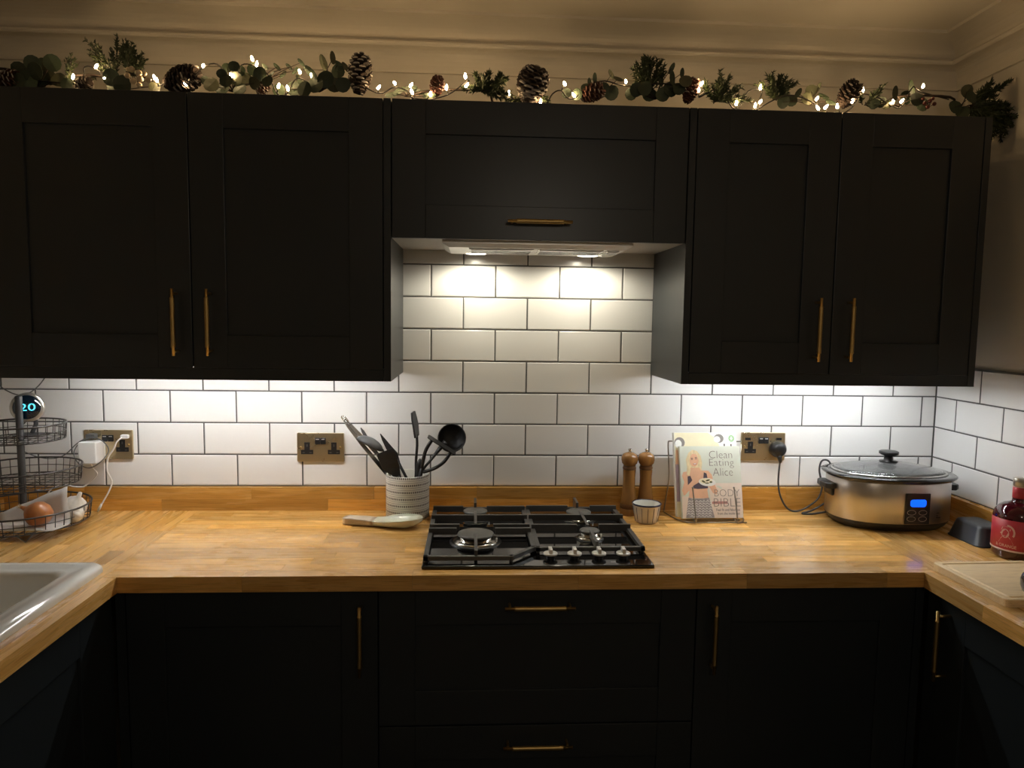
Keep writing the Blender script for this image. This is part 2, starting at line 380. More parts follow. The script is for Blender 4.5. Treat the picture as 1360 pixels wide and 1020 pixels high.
def tile_at(par, a0, a1, z0, z1, side):
    if a1-a0 < 0.012 or z1-z0 < 0.012: return
    me = tile_mesh(a1-a0-GAP, z1-z0-GAP)
    c = (a0+a1)/2; zc = (z0+z1)/2; j = lambda: R.uniform(-0.0022, 0.0022)
    if side == 'back': inst(me, 'tile', par, (c, 0, zc), (j(), 0, j()))
    else: inst(me, 'tile', par, (XR, c, zc), (0, j(), -PI/2+j()))
for k in range(-2, 6):
    z0 = Z0+k*HP; z1 = min(z0+HP, HOODZ+0.012)
    lo, hi = (XL, XR) if k < 2 else (-0.43, 0.44)
    off = 0.5 if k % 2 == 0 else 0.0
    for n in range(-10, 9):
        a0 = max((n+off)*TP, lo); a1 = min((n+1+off)*TP, hi)
        tile_at(wb, a0, a1, z0, z1, 'back')
for k in range(-2, 2):
    z0 = Z0+k*HP; off = 0.1 if k % 2 == 0 else 0.0
    for n in range(-1, 6):
        tile_at(wr, max(-off-(n+1)*TP, -1.2), min(-off-n*TP, 0.0), z0, z0+HP, 'right')
# dark tile edging on the right wall
struct(MB().box(XR-0.001, XR+0.0084, -1.5, -0.001, Z0+2*HP, Z0+2*HP+0.004).build('trim_4', 'grout'))
# coving: lower cove, bead, upper cove
prof = [(0.0, 2.272), (0.010, 2.272), (0.012, 2.280)]
for i in range(7):
    t = i/6*PI/2; prof.append((0.012+0.034*(1-math.cos(t)), 2.280+0.050*math.sin(t)))
prof += [(0.066, 2.3305), (0.071, 2.335), (0.071, 2.341), (0.066, 2.345), (0.046, 2.346)]
for i in range(1, 9):
    t = i/8*PI/2; prof.append((0.044+0.086*(1-math.cos(t)), 2.347+0.049*math.sin(t)))
prof += [(0.136, 2.396), (0.136, CEIL), (0.0, CEIL)]
def coving(name, p0, p1, dx, dy):
    b = MB(); n = len(prof)
    vs = [(p[0]+dx*d, p[1]+dy*d, z) for p in (p0, p1) for d, z in prof]
    b.add(vs, [(i, (i+1) % n, n+(i+1) % n, n+i) for i in range(n)]+[tuple(range(n)), tuple(range(n, 2*n))])
    struct(b.build(name, 'ceiling_paint'))
coving('trim_1', (XL, 0.0085), (XR+0.0085, 0.0085), 0, -1)
coving('trim_2', (XR+0.0085, 0.0085), (XR+0.0085, YBACK), -1, 0)
coving('trim_3', (XL, 0.0085), (XL, YBACK), 1, 0)

# ------------------------------------------------------------------ handles and cabinets
def handle_mesh(L, axis):
    """knurled bar: thin rod with a thicker grip sleeve and two stand-off posts; stands out towards -y"""
    b = MB(); h = L/2; ax = {'x': Vector((1, 0, 0)), 'z': Vector((0, 0, 1))}[axis]
    P = lambda t, d: ax*t+Vector((0, -d, 0))
    b.tube([P(-h, .032), P(h, .032)], 0.0042, 10)
    gr = h-0.022; pts = []; rs = []
    for i in range(41):
        pts.append(P(-gr+2*gr*i/40, .032)); rs.append(0.0064 if i % 2 else 0.0058)
    b.tube(pts, rs, 10)
    for t in (-h+0.012, h-0.012): b.tube([P(t, 0.0), P(t, .032)], 0.0036, 8)
    o = b.build('handle', 'brass'); me = o.data; bpy.data.objects.remove(o); return me
HV = handle_mesh(0.174, 'z'); HH = handle_mesh(0.171, 'x')
def shaker(parent, name, x0, x1, z0, z1, yf, rail=0.088, th=0.019, hand=None, hloc=None, M=None):
    """door or drawer front facing -y with its recessed panel and its handle"""
    b = MB(); b.T = M
    b.box(x0, x0+rail, yf, yf+th, z0, z1); b.box(x1-rail, x1, yf, yf+th, z0, z1)
    b.box(x0+rail, x1-rail, yf, yf+th, z0, z0+rail); b.box(x0+rail, x1-rail, yf, yf+th, z1-rail, z1)
    d = b.build(name, 'navy_paint', parent, bevel=0.0012)
    p = MB(); p.T = M; p.box(x0+rail-0.004, x1-rail+0.004, yf+0.007, yf+th-0.002, z0+rail-0.004, z1-rail+0.004); p.build('door_panel', 'navy_paint', d)
    if hand:
        loc = Vector(hloc)
        o = inst(hand, 'handle', d, (M @ loc) if M else loc)
        if M: o.rotation_euler = M.to_euler()
        o['label'] = 'brass knurled bar handle'
    return d
# left wall cabinet
c = thing('wall_cabinet', 'black two-door wall cabinet with brass handles above the utensil pot', 'cabinet', (-1.02, -0.17, CB))
MB().box(XL+0.002, -0.412, -0.318, -0.001, 1.386, CT-0.002).build('body', 'navy_paint', c)
MB().box(-0.411, -0.392, YC, -0.001, CB, CT).build('side_panel', 'navy_paint', c, bevel=0.0008)
MB().box(XL+0.002, -0.4115, YC, YC+0.018, CB, 1.3837).build('light_pelmet', 'navy_paint', c, bevel=0.0008)
shaker(c, 'door', -0.9105, -0.4135, 1.384, CT, YC, hand=HV, hloc=(-0.863, YC, 1.505))
shaker(c, 'door', -1.4105, -0.9135, 1.384, CT, YC, hand=HV, hloc=(-0.950, YC, 1.504))
MB().box(XL+0.002, -1.4135, YC, YC+0.018, 1.384, CT).build('filler_panel', 'navy_paint', c, bevel=0.0008)
# right wall cabinet
c = thing('wall_cabinet', 'black two-door wall cabinet with brass handles above the slow cooker', 'cabinet', (0.82, -0.17, CB))
MB().box(0.4225, 1.223, -0.318, -0.001, 1.386, CT-0.002).build('body', 'navy_paint', c)
MB().box(0.4025, 0.4215, YC, -0.001, CB, CT).build('side_panel', 'navy_paint', c, bevel=0.0008)
MB().box(1.2245, 1.2440, YC, -0.001, CB, CT).build('side_panel', 'navy_paint', c, bevel=0.0008)
MB().box(0.4220, 1.2240, YC, YC+0.018, CB, 1.3837).build('light_pelmet', 'navy_paint', c, bevel=0.0008)
shaker(c, 'door', 0.4240, 0.8190, 1.384, CT, YC, hand=HV, hloc=(0.773, YC, 1.507))
shaker(c, 'door', 0.8220, 1.2220, 1.384, CT, YC, hand=HV, hloc=(0.8645, YC, 1.508))
# bridging cabinet over the hob
c = thing('hood_cabinet', 'black lift-up cabinet over the hob with one horizontal brass handle', 'cabinet', (0.005, -0.17, HOODZ))
MB().box(-0.391, 0.4015, -0.318, -0.001, HOODZ+0.010, CT-0.002).build('body', 'navy_paint', c)
MB().box(-0.391, 0.4015, -0.3195, -0.001, HOODZ, HOODZ+0.0095).build('bottom_board', 'carcass', c)
shaker(c, 'door', -0.3890, 0.3995, HOODZ-0.001, CT, YC, hand=HH, hloc=(0.002, YC, 1.782))
# cooker hood insert
c = thing('cooker_hood', 'slim steel cooker hood insert with two lit lamps under the black cabinet', 'cooker hood', (0.004, -0.18, 1.715))
b = MB(); fr = [(-0.258, 0.266, -0.305, -0.075, 1.7368), (-0.258, 0.266, -0.305, -0.075, 1.729), (-0.240, 0.248, -0.288, -0.088, 1.719)]
vs = []; fs = []
for x0, x1, y0, y1, z in fr: vs += [(x0, y0, z), (x1, y0, z), (x1, y1, z), (x0, y1, z)]
for i in range(2):
    for k in range(4): fs.append((i*4+k, i*4+(k+1) % 4, i*4+4+(k+1) % 4, i*4+4+k))
fs += [(0, 1, 2, 3), (8, 9, 10, 11)]
b.add(vs, fs).build('canopy', 'hood_steel', c)
for x0, x1 in ((-0.185, -0.005), (0.01, 0.19)):
    f = MB().box(x0, x1, -0.270, -0.150, 1.7165, 1.7189).build('grease_filter', 'hood_steel', c)
    for i in range(8):
        s_ = MB().box(x0+0.006, x1-0.006, -0.264+i*0.0145, -0.257+i*0.0145, 1.7145, 1.7164).build('slat', 'steel', f)
MB().box(0.200, 0.235, -0.270, -0.130, 1.7160, 1.7189).build('switch_panel', 'hood_steel', c)
for i in range(4): MB().box(0.205, 0.230, -0.262+i*0.034, -0.240+i*0.034, 1.7135, 1.7160).build('switch_button', 'white_plastic', c)
for x in (-0.165, 0.170):
    MB().lathe([(0.036, 1.7189), (0.035, 1.7178), (0.030, 1.7176)], (x, -0.116, 0), 24, sy=0.62).build('lamp_surround', 'hood_steel', c)
    MB().lathe([(0.0298, 1.7176), (0.026, 1.7166), (0.0001, 1.7163)], (x, -0.116, 0), 24, sy=0.62).build('lamp_lens', 'hood_lens', c)
    o = lamp('hood_lamp', 'SPOT', (x, -0.108, 1.7150), HOOD_WATTS, (1.0, 0.92, 0.72), spot_size=2.95, spot_blend=0.5, shadow_soft_size=0.012)
    o.rotation_euler = (0.06, 0, 0)
# led strips under the two wall cabinets
for nm, x0, x1, lm in (('the utensil pot', -1.33, -0.46, 'led_diffuser'), ('the slow cooker', 0.46, 1.215, 'led_diffuser_cool')):
    c = thing('led_strip_light', 'white led strip light under the black wall cabinet above '+nm, 'strip light', ((x0+x1)/2, -0.205, 1.374))
    MB().box(x0, x1, -0.214, -0.196, 1.3775, 1.3858).build('profile', 'hood_steel', c)
    MB().box(x0+0.004, x1-0.004, -0.2115, -0.1985, 1.3735, 1.3773).build('diffuser', lm, c)

# base cabinets
c = thing('base_cabinet', 'black single-door base cabinet left of the drawers under the worktop', 'cabinet', (-0.70, -0.30, 0.0))
MB().box(-1.015, -0.3975, -0.562, -0.03, 0.15, WB-0.001).build('body', 'navy_paint', c)
MB().box(-1.015, -0.3975, -0.52, -0.50, 0.0, 0.148).build('plinth', 'navy_paint', c)
MB().box(-1.015, -0.9935, -0.583, -0.565, 0.155, WB-0.006).build('filler_panel', 'navy_paint', c)
shaker(c, 'door', -0.990, -0.3975, 0.155, WB-0.006, -0.585, hand=HV, hloc=(-0.4365, -0.585, 0.751))
c = thing('drawer_unit', 'black deep drawer unit with brass handles below the gas hob', 'drawer unit', (0.0, -0.30, 0.0))
MB().box(-0.3945, 0.387, -0.562, -0.03, 0.15, WB-0.001).build('body', 'navy_paint', c)
MB().box(-0.3945, 0.387, -0.52, -0.50, 0.0, 0.148).build('plinth', 'navy_paint', c)
shaker(c, 'drawer', -0.3945, 0.387, 0.522, WB-0.006, -0.585, hand=HH, hloc=(-0.004, -0.585, 0.8305))
shaker(c, 'drawer', -0.3945, 0.387, 0.155, 0.518, -0.585, hand=HH, hloc=(-0.004, -0.585, 0.477))
c = thing('base_cabinet', 'black single-door base cabinet right of the drawers under the worktop', 'cabinet', (0.68, -0.30, 0.0))
MB().box(0.390, 0.974, -0.562, -0.03, 0.15, WB-0.001).build('body', 'navy_paint', c)
MB().box(0.390, 0.974, -0.52, -0.50, 0.0, 0.148).build('plinth', 'navy_paint', c)
MB().box(0.9535, 0.974, -0.583, -0.565, 0.155, WB-0.006).build('filler_panel', 'navy_paint', c)
shaker(c, 'door', 0.390, 0.950, 0.155, WB-0.006, -0.585, hand=HV, hloc=(0.4285, -0.585, 0.746))
# side runs: fronts face each other
ML = Matrix.Translation((-1.020, 0, 0)) @ Matrix.Rotation(PI/2, 4, 'Z')     # local -y -> +x, local x -> y
c = thing('sink_cabinet', 'black base cabinet under the sink, its doors facing across the kitchen', 'cabinet', (-1.30, -1.1, 0.0))
b = MB(); b.box(XL+0.003, -1.041, -1.70, -0.640, 0.15, 0.70); b.box(-1.06, -1.041, -1.70, -0.640, 0.70, WB-0.001); b.build('body', 'navy_paint', c)
MB().box(-1.0405, -1.0225, -0.640, -0.587, 0.155, WB-0.006).build('filler_panel', 'navy_paint', c)
MB().box(-1.08, -1.06, -1.70, -0.64, 0.0, 0.148).build('plinth', 'navy_paint', c)
shaker(c, 'door', -1.165, -0.642, 0.155, WB-0.006, 0.0, M=ML)
shaker(c, 'door', -1.690, -1.168, 0.155, WB-0.006, 0.0, M=ML)
MR = Matrix.Translation((0.980, 0, 0)) @ Matrix.Rotation(-PI/2, 4, 'Z')     # local -y -> -x, local x -> -y
c = thing('base_cabinet', 'black base cabinet under the chopping board worktop with a brass handle by the corner', 'cabinet', (1.18, -1.05, 0.0))
MB().box(1.001, XR+0.007, -1.52, -0.590, 0.15, WB-0.001).build('body', 'navy_paint', c)
MB().box(0.982, 1.0005, -0.640, -0.590, 0.155, WB-0.006).build('filler_panel', 'navy_paint', c)
MB().box(1.02, 1.04, -1.52, -0.60, 0.0, 0.148).build('plinth', 'navy_paint', c)
shaker(c, 'door', 0.642, 1.090, 0.155, WB-0.006, 0.0, M=MR, hand=HV, hloc=(0.677, 0.0, 0.753))
shaker(c, 'door', 1.093, 1.515, 0.155, WB-0.006, 0.0, M=MR)

# ------------------------------------------------------------------ oak worktops built up from staves
def tone():
    v = R.uniform(0.66, 1.14); h = R.uniform(-0.08, 0.08)
    return (v*(1+h*0.4), v, v*(1-h*1.5), 1)
def stave(par, x0, x1, y0, y1, z0, z1, mt, up=False):
    e = 0.00025
    o = MB().box(x0+e, x1-e, y0+e, y1-e, z0, z1).build('stave', mt, par)
    t_ = tone(); o.color = t_ if not up else (t_[0]*0.84, t_[1]*0.74, t_[2]*0.52, 1); return o  # upstand: shading under the grazing strip light put into a darker, warmer tint
def lengths(a, b_, lo=0.20, hi=0.52):
    out = [a]; p = a+R.uniform(0.06, hi)
    while p < b_-0.10: out.append(p); p += R.uniform(lo, hi)
    return out+[b_]
wt = thing('worktop', 'oak stave worktop carrying the gas hob between the two side worktops', 'worktop', (0, -0.3, WB))
n = 14; dy = (0.001-YW)/n
for i in range(n):
    y1 = 0.001-i*dy; L = lengths(-1.030, 0.985)
    for a, b_ in zip(L, L[1:]): stave(wt, a, b_, y1-dy, y1, WB, WT, 'oak_x')
wl = thing('worktop', 'oak stave worktop holding the inset sink and wire basket stand', 'worktop', (-1.3, -0.8, WB))
n = 15; dx = (-1.030-XL-0.001)/n
for i in range(n+1):
    x0 = XL+0.001+i*dx; x1 = x0+dx; spans = [(-1.70, 0.001)]
    if i == n: x1 = XIL; spans = [(-1.70, YW-0.0005)]
    elif x1 > -1.50 and x0 < -1.09: spans = [(-1.70, -1.085), (-0.572, 0.001)]
    for s0, s1 in spans:
        L = lengths(s0, s1)
        for a, b_ in zip(L, L[1:]): stave(wl, x0, x1, a, b_, WB, WT, 'oak_y')
wri = thing('worktop', 'narrow oak stave worktop holding the chopping board and red bottle', 'worktop', (1.17, -0.8, WB))
n = 9; dx = (XR-0.985)/n
for i in range(-1, n):
    x0 = 0.985+i*dx; x1 = x0+dx; s0, s1 = -1.52, 0.001
    if i == -1: x0 = XIR; s1 = YW-0.0005
    L = lengths(s0, s1)
    for a, b_ in zip(L, L[1:]): stave(wri, x0, x1, a, b_, WB, WT, 'oak_y')
# joint strip pieces beside the run joints are part of the staves above; upstands
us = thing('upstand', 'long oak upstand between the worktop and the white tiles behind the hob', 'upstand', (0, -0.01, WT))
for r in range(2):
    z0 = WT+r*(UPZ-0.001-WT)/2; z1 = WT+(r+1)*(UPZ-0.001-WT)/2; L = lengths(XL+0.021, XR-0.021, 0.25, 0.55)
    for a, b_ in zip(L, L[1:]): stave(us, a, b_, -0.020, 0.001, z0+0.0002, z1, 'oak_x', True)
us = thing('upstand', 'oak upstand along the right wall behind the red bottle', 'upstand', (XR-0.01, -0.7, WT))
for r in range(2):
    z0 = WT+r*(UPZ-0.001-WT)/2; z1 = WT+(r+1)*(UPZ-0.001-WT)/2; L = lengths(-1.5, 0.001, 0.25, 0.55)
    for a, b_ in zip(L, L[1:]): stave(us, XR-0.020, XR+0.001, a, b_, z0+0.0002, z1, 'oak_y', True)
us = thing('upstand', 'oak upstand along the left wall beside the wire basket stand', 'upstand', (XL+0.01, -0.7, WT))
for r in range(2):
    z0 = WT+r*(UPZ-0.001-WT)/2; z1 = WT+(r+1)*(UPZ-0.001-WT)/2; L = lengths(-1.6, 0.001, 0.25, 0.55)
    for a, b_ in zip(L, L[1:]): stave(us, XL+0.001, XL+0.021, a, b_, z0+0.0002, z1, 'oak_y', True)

# ------------------------------------------------------------------ sink
c = thing('sink', 'pale glazed inset sink with a raised rounded rim in the oak worktop', 'sink', (-1.29, -0.82, WT))
def rect_loops(b, loops, n=6, cap=True):
    vs = []; fs = []; k = None
    for x0, x1, y0, y1, r, z in loops:
        p = rrect(x0, x1, y0, y1, r, n); k = len(p); vs += [(x, y, z) for x, y in p]
    for i in range(len(loops)-1):
        for j in range(k): fs.append((i*k+j, i*k+(j+1) % k, (i+1)*k+(j+1) % k, (i+1)*k+j))
    if cap: fs.append(tuple((len(loops)-1)*k+j for j in range(k)))
    b.add(vs, fs, True)
b = MB()
def sk(d, z, r):     # d: inset from the outer rim
    t = min(d/0.078, 1.0); e = max(0, d-0.078)
    return (-1.535+d, -1.048-d, -1.110+d*0.9, -0.542-(0.055*t+e), r, z)
rect_loops(b, [sk(0.0, 0.9102, .035), sk(0.0, 0.918, .035), sk(0.003, 0.924, .034), sk(0.010, 0.928, .032), sk(0.024, 0.9295, .03), sk(0.036, 0.9275, .03),
    sk(0.048, 0.923, .03), sk(0.060, 0.921, .03), sk(0.070, 0.919, .03), sk(0.078, 0.912, .03), sk(0.082, 0.89, .035), sk(0.088, 0.76, .045), sk(0.10, 0.735, .05), sk(0.13, 0.728, .05)])
bowl = b.build('bowl', 'sink_ceramic', c)
MB().lathe([(0.045, 0.7285), (0.045, 0.731), (0.030, 0.7295), (0.0001, 0.7292)], (-1.29, -0.84, 0), 24).build('drain', 'chrome', c)

# ------------------------------------------------------------------ gas hob
HX0, HX1, HY0, HY1 = -0.294, 0.286, -0.564, -0.054
hob = thing('gas_hob', 'black four-burner gas hob with four silver knobs set in the oak worktop', 'hob', (-0.004, -0.31, WT))
MB().box(HX0, HX1, HY0, HY1, WT+0.0002, WT+0.0085).build('glass_top', 'hob_glass', hob, bevel=0.003, seg=3)
GZ = WT+0.0085
def burner(x, y, r):
    o = MB().lathe([(r*1.42, GZ), (r*1.42, GZ+0.002), (r*1.28, GZ+0.0035), (r*1.18, GZ+0.002), (r*0.9, GZ+0.002)], (x, y, 0), 40).build('burner', 'enamel_black', hob)
    MB().lathe([(r*1.22, GZ+0.002), (r*1.22, GZ+0.005), (r*1.06, GZ+0.008), (r*0.86, GZ+0.008), (r*0.90, GZ+0.019), (r*0.80, GZ+0.0195)], (x, y, 0), 40).build('flame_ring', 'burner_alloy', o)
    MB().lathe([(r*0.97, GZ+0.0196), (r*1.0, GZ+0.0215), (r*0.98, GZ+0.0245), (r*0.90, GZ+0.026), (0.0001, GZ+0.0265)], (x, y, 0), 40).build('burner_cap', 'burner_cap', o)
    MB().tube([(x+r*1.12, y-r*0.35, GZ), (x+r*1.12, y-r*0.35, GZ+0.016)], 0.0022, 8).build('igniter', 'white_plastic', o)
for x, y, r in ((-0.160, -0.372, 0.050), (-0.160, -0.140, 0.037), (0.155, -0.152, 0.038), (0.157, -0.345, 0.028)): burner(x, y, r)
def flat(b, pts, wd, z0, z1, closed=False):
    """flat bar following pts in plan"""
    N = len(pts)
    for i in range(N if closed else N-1):
        p = Vector(pts[i]).to_2d(); q = Vector(pts[(i+1) % N]).to_2d(); d = (q-p).normalized(); nn = Vector((-d.y, d.x))*wd/2
        p = p-d*wd/2; q = q+d*wd/2
        b.prism([(p+nn)[:], (q+nn)[:], (q-nn)[:], (p-nn)[:]], z0, z1, fxy)
ZB = WT+0.037
# left grate (chamfered at the knob side), right grate
for nm, outline, rows, cx, ys in (
    ('L', [(-0.285, -0.536), (-0.072, -0.536), (-0.010, -0.466), (-0.010, -0.075), (-0.285, -0.075)],
     [(-0.103, -0.197, -0.125), (-0.203, None, None), (-0.298, -0.205, -0.110), (-0.336, -0.213, -0.106)], -0.160, [(-0.050, -0.112), (-0.166, -0.300), (-0.395, -0.536)]),
    ('R', [(0.002, -0.468), (0.277, -0.468), (0.277, -0.075), (0.002, -0.075)],
     [(-0.098, 0.128, 0.198), (-0.201, None, None), (-0.302, 0.128, 0.190)], 0.157, [(-0.045, -0.112), (-0.172, -0.318), (-0.362, -0.468)])):
    b = MB(); flat(b, outline, 0.012, GZ+0.006, GZ+0.017, True)
    for x, y in outline[:1]+outline[-2:]+outline[1:2]: b.tube([(x, y, GZ+0.0002), (x, y, GZ+0.007)], 0.005, 8)
    g = b.build('pan_support', 'cast_iron', hob, bevel=0.0008)
    xa = outline[0][0]-0.004; xb = -0.007 if nm == 'L' else 0.281
    for y, g0, g1 in rows:
        for a, b_ in (((xa, xb),) if g0 is None else ((xa, g0), (g1, xb))):
            MB().box(a, b_, y-0.0045, y+0.0045, GZ+0.010, ZB).build('crossbar', 'cast_iron', g, bevel=0.0005)
    for i, (y0, y1) in enumerate(ys):
        MB().box(cx-0.004, cx+0.004, y0, y1, GZ+(0.012 if i == 0 else 0.028 if i == 1 else 0.010), ZB+(0.012 if i == 0 else 0.002)).build('finger_bar', 'cast_iron', g, bevel=0.0005)
for x in (0.030, 0.092, 0.155, 0.218):
    MB().lathe([(0.0115, GZ), (0.0115, GZ+0.008)], (x, -0.507, 0), 24).build('knob_base', 'black_plastic', hob)
    k = MB().lathe([(0.0116, GZ+0.0079), (0.0185, GZ+0.0095), (0.0185, GZ+0.0135), (0.017, GZ+0.0145), (0.0001, GZ+0.0146)], (x, -0.507, 0), 28).build('knob', 'knob_satin', hob)
    MB().box(x-0.0045, x+0.0045, -0.5205, -0.4935, GZ+0.0147, GZ+0.0265).build('grip', 'knob_satin', k, bevel=0.0012)
b = MB()
for x in (0.061, 0.123, 0.186): b.add([(x-0.006, -0.540, GZ+0.0002), (x+0.006, -0.540, GZ+0.0002), (x+0.006, -0.537, GZ+0.0002), (x-0.006, -0.537, GZ+0.0002)], [(0, 1, 2, 3)])
b.build('printed_mark', 'panel_print', hob)

# ------------------------------------------------------------------ wall sockets
def ff(x0, z0, y=0.0): return lambda u, v, d: Vector((x0+u, y-d, z0+v))
def socket(x, z, label, holes, sw, usb=()):
    s = thing('wall_socket', label, 'socket', (x, -0.001, z), 'brass wall sockets')
    b = MB(); b.prism(rrect(-0.0735, 0.0735, -0.046, 0.046, 0.003, 3), -0.001, 0.0075, ff(x, z)); b.build('faceplate', 'brass_plate', s, bevel=0.0012)
    for hx in holes:
        h = MB().prism(rrect(hx-0.019, hx+0.019, -0.022, -0.008, 0.001, 2), 0.0075, 0.0085, ff(x, z))
        h.prism([(hx-0.0085, -0.008), (hx+0.0085, -0.008), (hx+0.0085, 0.016), (hx-0.0085, 0.016)], 0.0075, 0.0085, ff(x, z))
        o = h.build('outlet', 'black_plastic', s)
        q = MB()
        for px, pz, w_, h_ in ((hx, 0.006, 0.0018, 0.004), (hx-0.011, -0.0165, 0.0035, 0.0016), (hx+0.011, -0.0165, 0.0035, 0.0016)):
            q.prism([(px-w_, pz-h_), (px+w_, pz-h_), (px+w_, pz+h_), (px-w_, pz+h_)], 0.0085, 0.0088, ff(x, z))
        q.build('pin_slot', 'cord_grey', o)
    for sx in sw:
        o = MB(); o.prism(rrect(sx-0.0082, sx+0.0082, 0.010, 0.031, 0.0012, 2), 0.0075, 0.0112, ff(x, z)); o = o.build('rocker_switch', 'black_plastic', s, bevel=0.0008)
        MB().prism([(sx-0.005, 0.025), (sx+0.005, 0.025), (sx+0.005, 0.0275), (sx-0.005, 0.0275)], 0.0112, 0.0115, ff(x, z)).build('switch_mark', 'panel_print', o)
    for ux in usb:
        MB().prism(rrect(ux-0.009, ux+0.009, 0.021, 0.029, 0.001, 2), 0.0075, 0.0082, ff(x, z)).build('usb_port', 'black_plastic', s)
    for qx in (-0.062, 0.062): MB().lathe([(0.0036, 0.0), (0.0036, 0.001), (0.0001, 0.0016)], n=14, M=Matrix.Translation((x+qx, -0.0075, z)) @ Matrix.Rotation(PI/2, 4, 'X')).build('screw', 'brass', s)
    return s
socket(-1.305, 1.1175, 'brass double wall socket with a white charger plugged in behind the wire baskets', (-0.044, 0.043), (-0.009, 0.009))
socket(-0.6515, 1.1115, 'brass double wall socket with nothing plugged in, left of the utensil pot', (-0.042, 0.042), (-0.0085, 0.0085))
socket(0.7835, 1.120, 'brass double wall socket with a round black plug beside the cookbooks', (-0.043, 0.043), (-0.0085, 0.0085), (-0.052, 0.052))

# white charger with its cable
c = thing('usb_charger', 'white cube plug charger with thin cable in the brass wall socket', 'charger', (-1.345, -0.05, 1.10))
b = MB(); b.prism(rrect(-0.027, 0.027, -0.034, 0.034, 0.006, 4), 0.013, 0.060, ff(-1.343, 1.100)); b.build('body', 'white_plastic', c, bevel=0.003)
MB().prism(rrect(-0.022, 0.030, -0.026, 0.026, 0.004, 3), 0.0089, 0.0129, ff(-1.343, 1.100)).build('pin_base', 'white_plastic', c)
b = MB(); b.tube(smooth_path([(-1.343, -0.040, 1.066), (-1.338, -0.040, 1.050), (-1.328, -0.035, 1.032), (-1.345, -0.028, 1.012), (-1.372, -0.030, 0.990), (-1.395, -0.040, 0.992), (-1.420, -0.050, 1.000), (-1.452, -0.055, 0.990), (-1.468, -0.060, 0.965), (-1.480, -0.075, 0.915), (-1.53, -0.11, 0.9145), (-1.58, -0.16, 0.9145)]), 0.0022, 8)
b.build('cable', 'cord_white', c)
c = thing('usb_cable', 'loose white usb cable hanging from the brass socket to the worktop', 'cable', (-1.27, -0.02, 0.915))
b = MB(); b.prism(rrect(-0.012, 0.012, -0.006, 0.006, 0.004, 3), 0.0092, 0.022, ff(-1.250, 1.1445)); b.build('usb_plug', 'white_plastic', c, bevel=0.002)
pp = [(-1.256, -0.022, 1.1425), (-1.268, -0.030, 1.130), (-1.278, -0.030, 1.108), (-1.295, -0.026, 1.085), (-1.303, -0.024, 1.060), (-1.302, -0.024, 1.035), (-1.292, -0.026, 1.015), (-1.288, -0.028, 1.000), (-1.296, -0.032, 0.975), (-1.312, -0.034, 0.945), (-1.318, -0.034, 0.935)]
b = MB(); b.tube(smooth_path(pp), 0.0024, 8); b.build('cable', 'cord_white', c)
b = MB(); b.tube([(-1.318, -0.034, 0.936), (-1.328, -0.034, 0.917)], [0.0032, 0.0048], 8); b.tube([(-1.328, -0.034, 0.917), (-1.331, -0.034, 0.911)], 0.0028, 6); b.build('connector', 'white_plastic', c)

# ------------------------------------------------------------------ three tier wire basket stand
BX, BY = -1.447, -0.205
st = thing('basket_stand', 'three-tier grey wire basket stand on the worktop before the brass socket', 'basket stand', (BX, BY, WT))
MB().lathe([(0.0095, 0.934), (0.0095, 1.286), (0.008, 1.290), (0.0001, 1.2905)], (BX, BY, 0), 18).build('pole', 'pole_grey', st)
def ring(b, r, z, rr, n=48): b.tube([(BX+r*math.cos(2*PI*i/n), BY+r*math.sin(2*PI*i/n), z) for i in range(n)], rr, 6, closed=True)
for r, z0, z1, feet in ((0.168, 0.932, 0.976, True), (0.148, 1.043, 1.088, False), (0.113, 1.168, 1.212, False)):
    b = MB(); ring(b, r, z1, 0.0026)
    k = b.build('basket', 'wire_grey', st)
    b = MB(); ring(b, r*0.985, (z0+z1)/2, 0.0012); ring(b, r*0.97, z0, 0.0018)
    n = int(2*PI*r/0.024)
    for i in range(n):
        a = 2*PI*i/n; b.tube([(BX+r*math.cos(a), BY+r*math.sin(a), z1), (BX+r*0.97*math.cos(a), BY+r*0.97*math.sin(a), z0)], 0.0012, 5)
    g_ = 0.031; m_ = int(r/g_)
    for i in range(-m_, m_+1):
        q = i*g_; h = math.sqrt(max((r*0.97)**2-q*q, 0))
        b.tube([(BX+q, BY-h, z0), (BX+q, BY+h, z0)], 0.0012, 5); b.tube([(BX-h, BY+q, z0+0.001), (BX+h, BY+q, z0+0.001)], 0.0012, 5)
    b.build('wire_mesh', 'wire_grey', k)
    if feet:
        for a in (-1.02, 1.05, 3.1):
            p = Vector((BX+r*0.97*math.cos(a), BY+r*0.97*math.sin(a), z0)); t = Vector((-math.sin(a), math.cos(a), 0))*0.018
            q = Vector((p.x*1.0, p.y, WT+0.0022))
            MB().tube([p-t, q, p+t], 0.0018, 6).build('foot', 'wire_grey', st)
